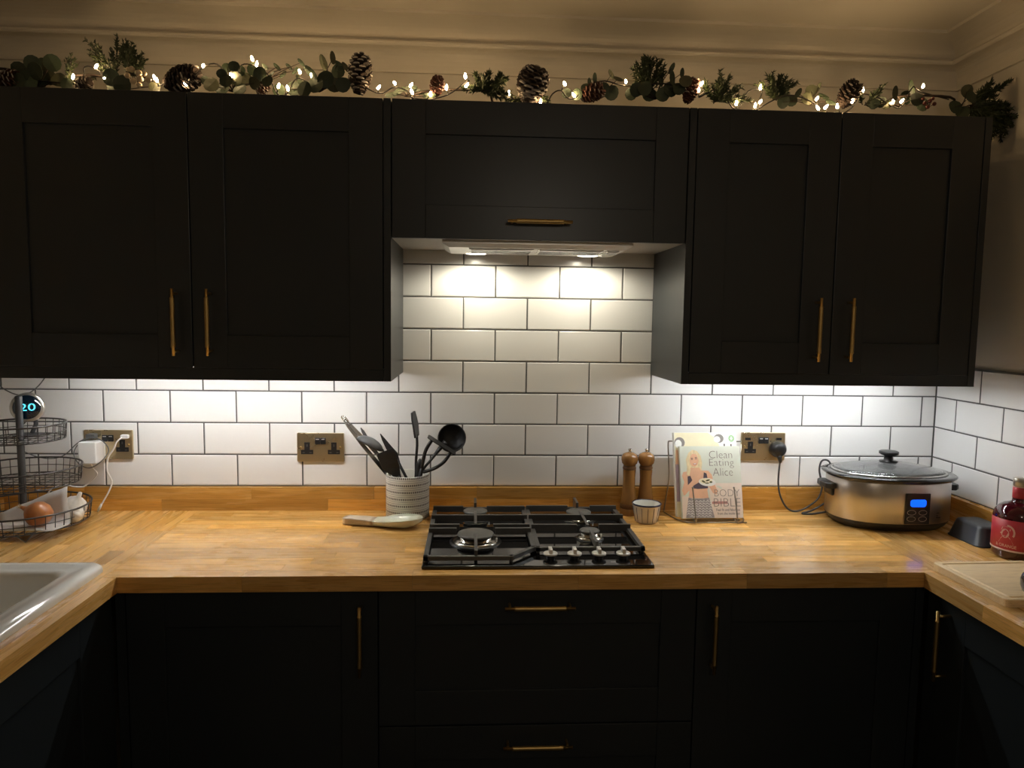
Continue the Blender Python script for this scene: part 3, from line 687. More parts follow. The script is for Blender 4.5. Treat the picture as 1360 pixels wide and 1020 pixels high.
# onion, garlic, paper bag, thermostat in the baskets
FZ = 0.932+0.0025
def lobes(n, amp, ph=0.0): return lambda a, z: 1+amp*(abs(math.cos(n*a/2+ph))-0.6)
ox, oy = -1.362, -0.283
Mo = Matrix.Translation((ox, oy, FZ+0.039)) @ Matrix.Rotation(-0.35, 4, 'X') @ Matrix.Rotation(-1.2, 4, 'Y')
c = thing('onion', 'brown onion lying in the bottom wire basket', 'onion', (ox, oy, FZ))
MB().lathe([(0.0001, -0.036), (0.010, -0.035), (0.024, -0.028), (0.033, -0.013), (0.0345, 0.003), (0.029, 0.017), (0.018, 0.028), (0.008, 0.036), (0.005, 0.046), (0.003, 0.054)], n=32, M=Mo).build('bulb', 'onion_skin', c)
b = MB()
for i in range(7):
    a = i*0.9; b.tube([(0.003*math.cos(a), 0.003*math.sin(a), 0.050), (0.006*math.cos(a), 0.006*math.sin(a), 0.062)], [0.0014, 0.0006], 5, M=Mo)
b.build('dry_neck', 'onion_root', c)
def garlic(x, y, r, ry, rx, label):
    Mg = Matrix.Translation((x, y, FZ+r*0.92)) @ Matrix.Rotation(rx, 4, 'X') @ Matrix.Rotation(ry, 4, 'Y')
    c = thing('garlic', label, 'garlic', (x, y, FZ))
    MB().lathe([(0.0001, -0.80*r), (0.35*r, -0.82*r), (0.75*r, -0.62*r), (0.98*r, -0.2*r), (0.96*r, 0.2*r), (0.72*r, 0.58*r), (0.36*r, 0.84*r), (0.19*r, 1.05*r), (0.15*r, 1.5*r), (0.0001, 1.52*r)], n=40, M=Mg, fn=lobes(9, 0.10)).build('bulb', 'garlic_skin', c)
    MB().lathe([(0.30*r, -0.84*r), (0.25*r, -0.90*r), (0.0001, -0.92*r)], n=14, M=Mg).build('root_plate', 'onion_root', c)
garlic(-1.322, -0.178, 0.034, 0.5, 0.25, 'large white garlic bulb against the paper in the bottom wire basket')
garlic(-1.292, -0.225, 0.022, -0.9, 0.4, 'small white garlic bulb at the rim of the bottom wire basket')
c = MB()
pts = [(-1.480, -0.275, FZ), (-1.335, -0.335, FZ), (-1.300, -0.262, FZ), (-1.440, -0.215, FZ)]
# crumpled paper: a folded sheet with an upright flap
gv = []; NX, NY = 10, 8
for j in range(NY+1):
    for i in range(NX+1):
        s_, t_ = i/NX, j/NY
        x = -1.490+0.19*s_+0.01*math.sin(5*t_); y = -0.325+0.125*min(t_, 0.5)*2*0.62+0.035*max(t_-0.5, 0)
        z = FZ+0.0015+0.100*max(t_-0.5, 0)*2*(0.25+0.95*s_)*0.85+0.003*abs(math.sin(7*s_+3*t_))
        gv.append((x, y, z))
gf = [(j*(NX+1)+i, j*(NX+1)+i+1, (j+1)*(NX+1)+i+1, (j+1)*(NX+1)+i) for j in range(NY) for i in range(NX)]
c.add(gv, gf, True); o = c.build('paper_bag', 'paper_bag', None, loc=(-1.40, -0.27, FZ)); tag(o, 'crumpled white paper behind the onion in the bottom wire basket', 'paper')
sol = o.modifiers.new('thickness', 'SOLIDIFY'); sol.thickness = 0.0008

TX, TY, TZ = -1.448, -0.165, 1.2535
c = thing('thermostat', 'round silver smart thermostat showing 20 on a stand in the top wire basket', 'thermostat', (TX, TY, 1.171))
MT = Matrix.Translation((TX, TY, TZ)) @ Matrix.Rotation(0.40, 4, 'Z') @ Matrix.Rotation(PI/2-0.12, 4, 'X')   # local +z faces the room
MB().lathe([(0.030, -0.022), (0.040, -0.020), (0.0425, -0.012), (0.0425, 0.004), (0.0405, 0.0085), (0.0345, 0.0090)], n=48, M=MT).build('ring_body', 'thermo_ring', c)
MB().lathe([(0.0348, 0.0080), (0.0342, 0.0095), (0.0001, 0.0100)], n=48, M=MT).build('display', 'thermo_screen', c)
b = MB(); put_text(b, '20', -0.018, 0.021, -0.0105, 0.0105, lambda u, v, d: MT @ Vector((u, v, d)), 0.0104); b.build('digits', 'thermo_digit', c)
b = MB(); b.tube([(TX+0.004, TY+0.024, 1.262), (TX+0.004, TY+0.030, 1.20), (TX, TY+0.016, 1.175)], 0.006, 10); b.prism(rrect(TX-0.036, TX+0.036, TY-0.030, TY+0.035, 0.02, 6), 1.1705, 1.1755, fxy); b.build('stand', 'pole_grey', c)
b = MB(); b.tube(smooth_path([(TX+0.004, TY+0.028, 1.215), (-1.50, -0.09, 1.20), (-1.56, -0.05, 1.14), (-1.545, -0.04, 1.105), (-1.50, -0.035, 1.083), (-1.455, -0.035, 1.079), (-1.420, -0.035, 1.092), (-1.385, -0.035, 1.125), (-1.355, -0.034, 1.142), (-1.325, -0.034, 1.142), (-1.300, -0.034, 1.125), (-1.292, -0.034, 1.100), (-1.305, -0.060, 1.072), (-1.335, -0.066, 1.056), (-1.365, -0.066, 1.070), (-1.380, -0.062, 1.100), (-1.370, -0.050, 1.128), (-1.348, -0.020, 1.142)]), 0.0017, 6); b.build('cable', 'cord_grey', c)
b = MB(); b.prism(rrect(-0.016, 0.010, -0.007, 0.007, 0.002, 2), 0.0089, 0.030, ff(-1.345, 1.1465)); b.build('cable_plug', 'cord_grey', c)
c = MB(); c.tube(smooth_path([(-1.600, -0.10, 1.384), (-1.555, -0.12, 1.318), (-1.525, -0.12, 1.293), (-1.495, -0.115, 1.283), (-1.465, -0.115, 1.293), (-1.440, -0.11, 1.318), (-1.425, -0.10, 1.350), (-1.420, -0.10, 1.3855)]), 0.0017, 6)
o = c.build('led_driver_cable', 'cord_grey', None, loc=(-1.5, -0.11, 1.384)); tag(o, 'thin grey cable looping down from the cabinet above the thermostat', 'cable')

# ------------------------------------------------------------------ utensil pot and utensils
PX, PY, PR = -0.369, -0.093, 0.0665
c = thing('utensil_pot', 'white cylindrical pot printed with dark dashes holding kitchen utensils', 'pot', (PX, PY, WT))
MB().lathe([(0.060, WT+0.0003), (PR, WT+0.005), (PR, WT+0.133), (PR-0.0015, WT+0.1365)], (PX, PY, 0), 64).build('outer_wall', 'pot_print', c)
b = MB().lathe([(PR-0.0016, WT+0.1366), (PR-0.004, WT+0.1375), (PR-0.0065, WT+0.135), (PR-0.0068, WT+0.010), (0.0001, WT+0.009)], (PX, PY, 0), 64)
b.build('inner_wall', 'pot_inside', c)
G = 'utensils standing in the dashed pot'
def pt(u, v, y): return at(u, v, y)
def blade(b, path, widths, th, nrm):
    """a solid flat blade: path points with half widths, thickness th along nrm"""
    path = [Vector(p) for p in path]; nrm = Vector(nrm).normalized(); vs = []; fs = []
    for i, p in enumerate(path):
        d = (path[min(i+1, len(path)-1)]-path[max(i-1, 0)]).normalized(); s = d.cross(nrm).normalized()*widths[i]
        for q in (p-s-nrm*th/2, p+s-nrm*th/2, p+s+nrm*th/2, p-s+nrm*th/2): vs.append(q)
    for i in range(len(path)-1):
        for k in range(4): fs.append((i*4+k, i*4+(k+1) % 4, i*4+4+(k+1) % 4, i*4+4+k))
    n = len(path)-1; fs += [(0, 1, 2, 3), (n*4+3, n*4+2, n*4+1, n*4)]
    b.add(vs, fs)
# steel tongs
c = thing('tongs', 'slim steel tongs with a looped end leaning out of the dashed pot', 'tongs', (PX-0.03, PY+0.02, WT+0.012), G)
top = pt(456, 556, -0.075); bot = Vector((PX+0.046, PY+0.012, WT+0.014))
for i, s in enumerate((-1, 1)):
    d = (bot-top).normalized(); sd = Vector((0.82, 0, 0.57))*0.0055*s
    b = MB(); blade(b, [top+d*0.004, top+d*0.03+sd*0.7, top+d*0.10+sd*1.4, bot-d*0.02+sd*2.0, bot+sd*0.8], [0.0045, 0.005, 0.006, 0.0065, 0.008], 0.0014, (0.35, -0.9, 0.25)); b.build('arm', 'steel', c)
b = MB(); b.tube(smooth_path([top+Vector((0.012, 0, -0.012)), top+Vector((-0.004, 0, 0.001)), top+Vector((-0.004, 0, 0.007)), top+Vector((0.004, 0, 0.006)), top+Vector((0.016, 0, -0.008))], 4), 0.0018, 6); b.build('hanging_loop', 'steel', c)
def spoon_head(b, M, L, Wd, D, n=20, m_=6, th=0.0022):
    """solid oval bowl, opening along local +z, long axis local x"""
    vs = []; fs = []
    for sgn in (0, 1):
        for j in range(m_+1):
            t = j/m_
            for k in range(n):
                a = 2*PI*k/n; r = math.sin(t*PI/2)
                z = -D*math.cos(t*PI/2)
                if sgn: r *= (1-th/Wd*1.2); z = -(D-th)*math.cos(t*PI/2)
                vs.append((L*r*math.cos(a), Wd*r*math.sin(a), z))
    N = (m_+1)*n
    for j in range(m_):
        for k in range(n):
            l = (k+1) % n
            fs.append((j*n+k, j*n+l, (j+1)*n+l, (j+1)*n+k)); fs.append((N+j*n+k, N+(j+1)*n+k, N+(j+1)*n+l, N+j*n+l))
    for k in range(n):
        l = (k+1) % n; fs.append((m_*n+k, m_*n+l, N+m_*n+l, N+m_*n+k))
    b.add(vs, fs, True, M=M)
def frame_m(o, x, z):
    x = Vector(x).normalized(); z = Vector(z); z = (z-x*z.dot(x)).normalized(); y = z.cross(x)
    M = Matrix((x, y, z)).transposed().to_4x4(); M.translation = o; return M
# grey serving spoon seen from its back
c = thing('serving_spoon', 'grey serving spoon drooping left over the dashed pot rim', 'spoon', (PX, PY, WT+0.012), G)
a0 = pt(474, 579, -0.10); a1 = pt(508, 597, -0.10)
b = MB(); spoon_head(b, frame_m((a0+a1)/2+Vector((0.0, 0, -0.006)), a1-a0, (-0.45, 0.02, -0.9)), 0.044, 0.028, 0.022); b.build('bowl', 'nylon_grey', c)
b = MB(); b.tube(smooth_path([a1-Vector((0.012, 0, -0.004)), a1, pt(515, 612, -0.10), pt(524, 636, -0.098), Vector((PX+0.018, PY-0.012, WT+0.014))]), [0.005]*24+[0.0055], 8, sq=0.6); b.build('handle', 'nylon_black', c)
# pasta fork with a pointed side
c = thing('serving_fork', 'black slotted fork with a pointed tine behind the spatula', 'fork', (PX, PY, WT+0.012), G)
b = MB(); blade(b, [pt(505, 576, -0.085), pt(509, 583, -0.085), pt(516, 594, -0.085), pt(524, 604, -0.085), pt(529, 615, -0.085)], [0.001, 0.005, 0.009, 0.011, 0.006], 0.003, (0.2, -1, 0.15)); b.build('head', 'nylon_black', c)
b = MB(); b.tube([pt(527, 610, -0.085), pt(541, 637, -0.085), Vector((PX+0.034, PY+0.006, WT+0.014))], 0.0045, 8); b.build('handle', 'nylon_black', c)
c = thing('kitchen_utensil', 'thin dark utensil tip poking up beside the steel tongs', 'utensil', (PX, PY, WT+0.012), G)
b = MB(); blade(b, [pt(479, 568, -0.06), pt(482, 573, -0.06), pt(486, 580, -0.06)], [0.0012, 0.0045, 0.005], 0.003, (0.3, -1, 0.2)); b.build('head', 'nylon_grey', c)
b = MB(); b.tube([pt(485, 578, -0.06), pt(519, 632, -0.06), Vector((PX+0.004, PY+0.034, WT+0.014))], 0.004, 8); b.build('handle', 'nylon_black', c)
# spatula
c = thing('spatula', 'broad black spatula tilted forward at the front of the dashed pot', 'spatula', (PX, PY, WT+0.012), G)
b = MB(); blade(b, [pt(511, 599, -0.135), pt(513, 604, -0.135), pt(518, 617, -0.132), pt(524, 625, -0.128), pt(528, 631, -0.124), pt(531, 636, -0.12)], [0.024, 0.0275, 0.0265, 0.019, 0.010, 0.006], 0.003, (-0.1, -1, 0.35)); b.build('blade', 'nylon_black', c, bevel=0.001)
b = MB(); b.tube([pt(529, 632, -0.123), pt(533, 640, -0.12), Vector((PX+0.01, PY+0.02, WT+0.014))], 0.0055, 8, sq=0.7); b.build('handle', 'nylon_black', c)
# turner seen edge on
c = thing('turner', 'tall thin black turner standing edge-on in the dashed pot', 'turner', (PX, PY, WT+0.012), G)
b = MB(); blade(b, [pt(548.5, 547, -0.085), pt(550, 556, -0.085), pt(552, 566, -0.085), pt(553.5, 580, -0.085)], [0.022, 0.032, 0.034, 0.028], 0.0055, (1, -0.12, 0.12)); b.build('blade', 'nylon_black', c, bevel=0.001)
b = MB(); b.tube(smooth_path([pt(553.5, 577, -0.085), pt(554, 592, -0.087), pt(552.5, 612, -0.088), pt(552, 636, -0.088), Vector((PX+0.012, PY+0.002, WT+0.014))]), 0.0042, 8); b.build('handle', 'nylon_black', c)
# short whisk handle
c = thing('kitchen_utensil', 'short rounded black utensil handle in the middle of the dashed pot', 'utensil', (PX, PY, WT+0.012), G)
b = MB(); b.tube(smooth_path([pt(558, 609, -0.115), pt(557, 616, -0.115), pt(556, 628, -0.115), pt(555, 640, -0.115)], 4), [0.002, 0.0055, 0.0085, 0.0105, 0.0118, 0.0122, 0.0122, 0.0118, 0.011, 0.010, 0.009, 0.008, 0.007], 12, sq=0.7)
b.tube([pt(555, 638, -0.115), Vector((PX+0.016, PY-0.03, WT+0.014))], 0.007, 8); b.build('handle', 'nylon_black', c)
# ladle
c = thing('ladle', 'large black ladle with its round bowl facing out of the dashed pot', 'ladle', (PX, PY, WT+0.012), G)
lc = pt(600, 582, -0.10)
b = MB(); spoon_head(b, frame_m(lc+Vector((0, 0.004, 0)), (0.8, 0, 0.6), (-0.25, -1, 0.18)), 0.0445, 0.0445, 0.034, n=32, m_=8); b.build('bowl', 'nylon_black', c)
b = MB(); b.tube(smooth_path([pt(592, 587, -0.095), pt(583, 597, -0.10), pt(573, 610, -0.102), pt(563, 622, -0.10), pt(557, 634, -0.10), Vector((PX-0.01, PY-0.01, WT+0.014))]), [max(0.0065, 0.0145-0.0007*i) for i in range(31)], 10, sq=0.6); b.build('handle', 'nylon_black', c)
# masher
c = thing('potato_masher', 'black potato masher with an edge-on plate before the ladle bowl', 'masher', (PX, PY, WT+0.012), G)
p0, p1 = pt(568.5, 579.5, -0.135), pt(605, 602.5, -0.135); dn = (p1-p0).normalized(); pn = dn.cross(Vector((0, 1, 0)))
b = MB(); blade(b, [p0, p0+dn*0.006, p1-dn*0.006, p1], [0.022, 0.030, 0.030, 0.022], 0.0028, pn); b.build('plate', 'nylon_black', c)
b = MB(); b.tube(smooth_path([pt(574, 584, -0.135), pt(566, 597, -0.135), pt(562, 611, -0.13), pt(560, 622, -0.125)]), 0.0055, 8); b.tube(smooth_path([pt(599, 600, -0.135), pt(590, 613, -0.135), pt(577, 622, -0.13), pt(562, 627, -0.125)]), 0.0055, 8); b.build('arm', 'nylon_black', c)
b = MB(); b.tube([pt(561, 620, -0.125), pt(557, 636, -0.118), Vector((PX-0.016, PY-0.022, WT+0.014))], 0.0065, 10); b.build('handle', 'nylon_black', c)

# ------------------------------------------------------------------ stone spoon rest
c = thing('spoon_rest', 'pale stone spoon rest with beige handle in front of the utensil pot', 'spoon rest', (-0.43, -0.155, WT))
SA = Vector((-0.551, -0.168, WT)); SB = Vector((-0.316, -0.214, WT)); sd = (SB-SA).normalized(); sl = (SB-SA).length; sn = Vector((-sd.y, sd.x, 0))
def interp(tab, x):
    for (x0, *a_), (x1, *b_) in zip(tab, tab[1:]):
        if x <= x1:
            t = 0 if x1 == x0 else (x-x0)/(x1-x0); t = t*t*(3-2*t); return [p+(q-p)*t for p, q in zip(a_, b_)]
    return list(tab[-1][1:])
# station, half width, rim height, dish depth
REST = [(0.0, 0.014, 0.021, -0.001), (0.008, 0.019, 0.023, -0.002), (0.060, 0.022, 0.022, -0.003), (0.094, 0.024, 0.020, -0.001), (0.115, 0.031, 0.021, 0.006), (0.150, 0.041, 0.026, 0.019),
        (0.185, 0.043, 0.030, 0.023), (0.215, 0.034, 0.032, 0.017), (0.232, 0.020, 0.033, 0.006), (0.240, 0.004, 0.033, 0.0)]
def rest(b, s0, s1, n):
    vs = []; fs = []; K_ = 13
    for i in range(n+1):
        s_ = s0+(s1-s0)*i/n; wd, h, dp = interp(REST, s_)
        for k in range(K_):
            t = -1+2*k/(K_-1); p = SA+sd*s_+sn*(wd*t); p.z = WT+h-(dp*(1-abs(t)**2.4) if dp > 0 else dp*(1-t*t)); vs.append(p)
        for k in range(K_):
            t = 1-2*k/(K_-1); p = SA+sd*s_+sn*(wd*0.99*t)
            lift = max(0.0, (s_-0.185)/0.055)**2*0.022
            p.z = WT+0.0004+min(lift+(h-0.003-lift)*abs(t)**(3.5 if s_ > 0.094 else 6), h-0.002); vs.append(p)
    M_ = 2*K_
    for i in range(n):
        for k in range(M_): fs.append((i*M_+k, i*M_+(k+1) % M_, (i+1)*M_+(k+1) % M_, (i+1)*M_+k))
    fs += [tuple(range(M_)), tuple(n*M_+k for k in range(M_))]
    b.add(vs, fs, True)
b = MB(); rest(b, 0.0, 0.0955, 8); b.build('handle', 'stone_beige', c)
b = MB(); rest(b, 0.0960, 0.240, 24); b.build('bowl', 'stone_onyx', c)

# ------------------------------------------------------------------ pepper mills
def mill(x, y, label):
    c = thing('pepper_mill', label, 'mill', (x, y, WT), 'wooden salt and pepper mills')
    MB().lathe([(0.0265, 0.0003), (0.0275, 0.004), (0.0275, 0.018), (0.026, 0.022)], (x, y, WT), 36).build('foot', 'mill_wood', c)
    MB().lathe([(0.0255, 0.022), (0.0275, 0.026), (0.0272, 0.034), (0.0265, 0.037)], (x, y, WT), 36).build('ring', 'mill_band', c)
    MB().lathe([(0.0262, 0.0371), (0.0262, 0.044), (0.0225, 0.065), (0.0195, 0.095), (0.0190, 0.120), (0.0200, 0.138), (0.0205, 0.146)], (x, y, WT), 36).build('body', 'mill_wood', c)
    MB().lathe([(0.0195, 0.1461), (0.0215, 0.149), (0.0215, 0.153), (0.0195, 0.156), (0.0200, 0.160)], (x, y, WT), 36).build('collar', 'mill_band', c)
    MB().lathe([(0.0185, 0.1601), (0.0245, 0.167), (0.0265, 0.177), (0.0260, 0.186), (0.0215, 0.195), (0.012, 0.200), (0.006, 0.2015)], (x, y, WT), 36).build('head', 'mill_wood', c)
    MB().lathe([(0.0040, 0.2016), (0.0036, 0.205), (0.0062, 0.208), (0.0055, 0.212), (0.0001, 0.2135)], (x, y, WT), 16).build('nut', 'chrome', c)
mill(0.3275, -0.068, 'turned wooden pepper mill next to the hob'); mill(0.3815, -0.066, 'turned wooden pepper mill behind the striped ramekin')

# ------------------------------------------------------------------ striped ramekin
rx_, ry_ = 0.3655, -0.150
c = thing('ramekin', 'small striped cream ramekin with a dark blue rim beside the hob', 'ramekin', (rx_, ry_, WT))
MB().lathe([(0.030, 0.0003), (0.0345, 0.003), (0.0395, 0.030), (0.0435, 0.0545)], (rx_, ry_, WT), 48).build('outer_wall', 'ramekin_glaze', c)
MB().lathe([(0.0436, 0.0546), (0.0455, 0.057), (0.0450, 0.0595), (0.0425, 0.060), (0.0412, 0.058)], (rx_, ry_, WT), 48).build('rim', 'ramekin_blue', c)
MB().lathe([(0.0411, 0.0579), (0.0365, 0.030), (0.031, 0.008), (0.0001, 0.0065)], (rx_, ry_, WT), 48).build('inner_wall', 'pot_inside', c)
for i in range(14):
    a = 2*PI*i/14+0.1; b = MB()
    b.tube([(rx_+r*math.cos(a), ry_+r*math.sin(a), WT+z) for r, z in ((0.0346, 0.004), (0.0394, 0.030), (0.0430, 0.050))], 0.0009, 5); b.build('stripe', 'ramekin_blue', c)

# ------------------------------------------------------------------ cookbooks on a wire stand
BKX = 0.575
def book_frame(bx, by, bz, lean, yaw):
    M = Matrix.Translation((bx, by, bz)) @ Matrix.Rotation(yaw, 4, 'Z') @ Matrix.Rotation(-lean, 4, 'X')
    return M, (lambda u, v, d: M @ Vector((u, -d, v)))       # u across, v up, d out of the cover
LEAN = 0.24; BYAW = 0.035
# rear book
MB_, fb = book_frame(0.4650, -0.142, WT+0.012, LEAN, BYAW); bw, bh = 0.202, 0.262
c = thing('cookbook', 'taller cookbook with cream bowl photo cover standing behind the mint one', 'book', (0.57, -0.13, WT+0.01))
MB().prism([(0.002, 0.002), (bw-0.003, 0.002), (bw-0.003, bh-0.002), (0.002, bh-0.002)], -0.013, -0.002, fb).build('pages', 'page_edge', c)
cv = MB(); cv.prism([(0, 0), (bw, 0), (bw, bh), (0, bh)], -0.0019, 0.0, fb); cv.prism([(0, 0), (bw, 0), (bw, bh), (0, bh)], -0.015, -0.0131, fb); cv.prism([(-0.001, 0), (0.001, 0), (0.001, bh), (-0.001, bh)], -0.015, 0.0, fb)
cv = cv.build('cover', 'cover_white', c)
def pr(par, mt, polys, fr, d=0.0003, name='cover_print'):
    for p in polys:
        b = MB(); b.add([fr(u, v, d) for u, v in p], [tuple(range(len(p)))]); o = b.build(name, mt, par)
    return o
pr(cv, 'cover_cream', [[(0.001, bh-0.052), (0.150, bh-0.052), (0.135, bh-0.018), (0.110, bh-0.001), (0.001, bh-0.001)], [(0.001, 0.002), (0.03, 0.002), (0.03, bh-0.05), (0.001, bh-0.05)]], fb)
pr(cv, 'print_grey', [ell(0.017, bh-0.032, 0.017, 0.017), ell(0.145, bh-0.019, 0.016, 0.014), ell(0.085, bh-0.048, 0.022, 0.004)], fb, 0.0005)
pr(cv, 'cover_white', [ell(0.013, bh-0.036, 0.011, 0.013), ell(0.139, bh-0.022, 0.011, 0.010)], fb, 0.0007)
pr(cv, 'print_green', [ell(0.186, bh-0.019, 0.0095, 0.0105)], fb, 0.0005)
pr(cv, 'cover_white', [ell(0.186, bh-0.019, 0.0055, 0.0018), ell(0.186, bh-0.0235, 0.004, 0.0014), ell(0.186, bh-0.0145, 0.004, 0.0014)], fb, 0.0007)
pr(cv, 'print_skin', [[(0.002, bh-0.100), (0.013, bh-0.100), (0.016, bh-0.055), (0.004, bh-0.055)]], fb, 0.0007)
pr(cv, 'print_lilac', [[(0.001, bh-0.215), (0.020, bh-0.215), (0.016, bh-0.100), (0.001, bh-0.100)]], fb, 0.0007)
pr(cv, 'print_dark', [[(0.160, bh-0.043), (0.164, bh-0.043), (0.164, bh-0.036), (0.160, bh-0.036)], [(0.182, bh-0.044), (0.186, bh-0.044), (0.186, bh-0.037), (0.182, bh-0.037)]], fb, 0.0005)
# front book
MF_, ff2 = book_frame(0.4770, -0.160, WT+0.012, LEAN, BYAW); fw, fh = 0.193, 0.222
c = thing('cookbook', 'mint green paperback cookbook with a smiling woman holding food on the cover', 'book', (0.575, -0.15, WT+0.01))
MB().prism([(0.001, 0.001), (fw-0.002, 0.001), (fw-0.002, fh-0.001), (0.001, fh-0.001)], -0.0125, -0.0012, ff2).build('pages', 'page_edge', c)
cv = MB(); cv.prism([(0, 0), (fw, 0), (fw, fh), (0, fh)], -0.0011, 0.0, ff2); cv.prism([(0, 0), (fw, 0), (fw, fh), (0, fh)], -0.0138, -0.0126, ff2); cv.prism([(-0.0008, 0), (0.0008, 0), (0.0008, fh), (-0.0008, fh)], -0.0138, 0.0, ff2)
cv = cv.build('cover', 'cover_mint', c)
def K(pts): return [((x-143)/578*fw, (1-(y-208)/705)*fh) for x, y in pts]
def Ke(cx, cy, rx, ry, rot=0.0, n=18): return K(ell(cx, cy, rx, ry, n, rot))
pr(cv, 'cover_pink', [K([(400, 572), (720, 572), (720, 912), (430, 912)]), K([(145, 700), (210, 700), (180, 912), (145, 912)])], ff2, 0.0002)
pr(cv, 'print_hair', [K([(262, 244), (305, 256), (338, 300), (350, 370), (342, 430), (356, 470), (330, 500), (240, 480), (215, 500), (190, 490), (205, 420), (196, 340), (222, 275)])], ff2, 0.0004)
pr(cv, 'print_skin', [K([(235, 420), (322, 420), (334, 448), (405, 450), (438, 490), (450, 560), (486, 650), (476, 684), (440, 668), (404, 600), (388, 640), (398, 722), (208, 716), (216, 650), (212, 612), (160, 690), (148, 640), (172, 560), (152, 500), (166, 462), (215, 455)])], ff2, 0.0006)
pr(cv, 'print_skin', [Ke(274, 345, 43, 66, 0.08)], ff2, 0.0008, 'face_print')
pr(cv, 'print_hair', [K([(262, 250), (300, 262), (322, 310), (316, 345), (300, 292), (262, 280), (236, 310), (228, 380), (238, 440), (222, 500), (196, 488), (208, 420), (200, 330), (226, 270)])], ff2, 0.0010)
pr(cv, 'print_dark', [Ke(254, 337, 9, 4), Ke(292, 332, 9, 4), Ke(253, 326, 11, 2.5), Ke(292, 320, 11, 2.5)], ff2, 0.0010)
pr(cv, 'print_lips', [Ke(280, 384, 19, 8, -0.1)], ff2, 0.0010); pr(cv, 'cover_white', [Ke(280, 382, 14, 4, -0.1)], ff2, 0.0012)
pr(cv, 'print_top', [K([(205, 505), (232, 500), (250, 548), (300, 566), (352, 545), (362, 465), (388, 478), (396, 530), (394, 622), (300, 628), (250, 622), (204, 590)])], ff2, 0.0009)
pr(cv, 'print_skin', [K([(235, 560), (262, 525), (320, 535), (318, 560), (262, 592), (172, 690), (160, 690), (150, 645)])], ff2, 0.0011)
pr(cv, 'print_legging', [K([(205, 712), (250, 722), (340, 722), (402, 714), (446, 908), (174, 908)])], ff2, 0.0008)
b = MB()
for r_ in range(7):
    for q in range(7):
        x0 = 200+q*34+r_*(-3); y0 = 742+r_*24
        if 182 < x0 < 405: b.add([ff2(u, v, 0.0010) for u, v in K([(x0, y0+10), (x0+15, y0-5), (x0+30, y0+10), (x0+30, y0+16), (x0+15, y0+2), (x0, y0+16)])], [(0, 1, 4, 5), (1, 2, 3, 4)])
b.build('cover_print', 'cover_white', cv)
pr(cv, 'cover_white', [Ke(390, 562, 82, 40, 0.1)], ff2, 0.0013); pr(cv, 'cover_cream', [Ke(380, 552, 60, 28, 0.05)], ff2, 0.0015)
pr(cv, 'print_food', [Ke(355, 556, 20, 9, 0.5), Ke(395, 545, 22, 8, -0.3), Ke(425, 562, 15, 9), Ke(388, 572, 20, 6)], ff2, 0.0017)
pr(cv, 'cover_mint', [Ke(505, 612, 28, 10, 0.5)], ff2, 0.0015)
b = MB()
def kt(s, x0, x1, y0, y1, thin, d=0.0011):
    (u0, v0), (u1, v1) = K([(x0, y1), (x1, y0)]); put_text(b, s, u0, u1, v0, v1, ff2, d, thin)
kt('Clean', 420, 642, 255, 328, -0.018); kt('Eating', 418, 655, 335, 425, -0.018); kt('Alice', 450, 640, 425, 500, -0.018)
b.build('title_lettering', 'print_text', cv)
b = MB(); kt('BODY', 455, 695, 635, 702, -0.022); kt('BIBLE', 445, 700, 722, 800, -0.022); b.build('title_lettering', 'print_text', cv)
b = MB(); kt('Feel fit and fabulous', 465, 690, 820, 845, 0.0); kt('from the inside out', 475, 688, 855, 880, 0.0); b.build('subtitle_lettering', 'print_dark', cv)
pr(cv, 'print_red', [K([(428, 750), (578, 750), (578, 776), (428, 776)])], ff2, 0.0006)
# wire book stand
c = thing('book_stand', 'thin grey wire book stand holding two cookbooks against the tiles', 'book stand', (0.575, -0.11, WT))
wr_ = 0.0021
b = MB()
lx0, lx1 = 0.511, 0.640
b.tube(smooth_path([(0.455, -0.055, 1.145), (0.452, -0.060, 1.130), (0.462, -0.045, 1.02), (0.452, -0.036, 0.9145)], 5), wr_, 8)
b.tube(smooth_path([(0.452, -0.036, 0.9140), (0.449, -0.062, 0.9138), (0.470, -0.150, 0.9138), (lx0, -0.180, 0.9138)], 5), wr_, 8)
b.tube(smooth_path([(0.690, -0.036, 0.9140), (0.692, -0.062, 0.9138), (0.672, -0.150, 0.9138), (lx1, -0.180, 0.9138)], 5), wr_, 8)
b.tube([(0.690, -0.036, 0.9140), (0.688, -0.045, 1.02), (0.690, -0.058, 1.135)], wr_, 8)
b.tube([(0.455, -0.055, 1.145), (0.690, -0.058, 1.145)], wr_, 8)
b.build('back_frame', 'wire_steel', c)
b = MB(); b.tube([(lx0-0.03, -0.180, 0.9150), (lx1+0.03, -0.180, 0.9150)], wr_, 8)
b.tube([(lx0-0.02, -0.150, 0.9150), (lx1+0.02, -0.150, 0.9150)], wr_, 8); b.build('ledge', 'wire_steel', c)
for x in (lx0, lx1):
    b = MB(); b.tube(smooth_path([(x, -0.150, 0.9195), (x, -0.178, 0.9160), (x-0.001, -0.186, 0.926), (x-0.004, -0.168, 0.985), (x-0.0055, -0.157, 1.018)], 5), wr_, 8); b.sphere((x-0.0055, -0.157, 1.018), 0.0032); b.build('page_holder', 'wire_steel', c)

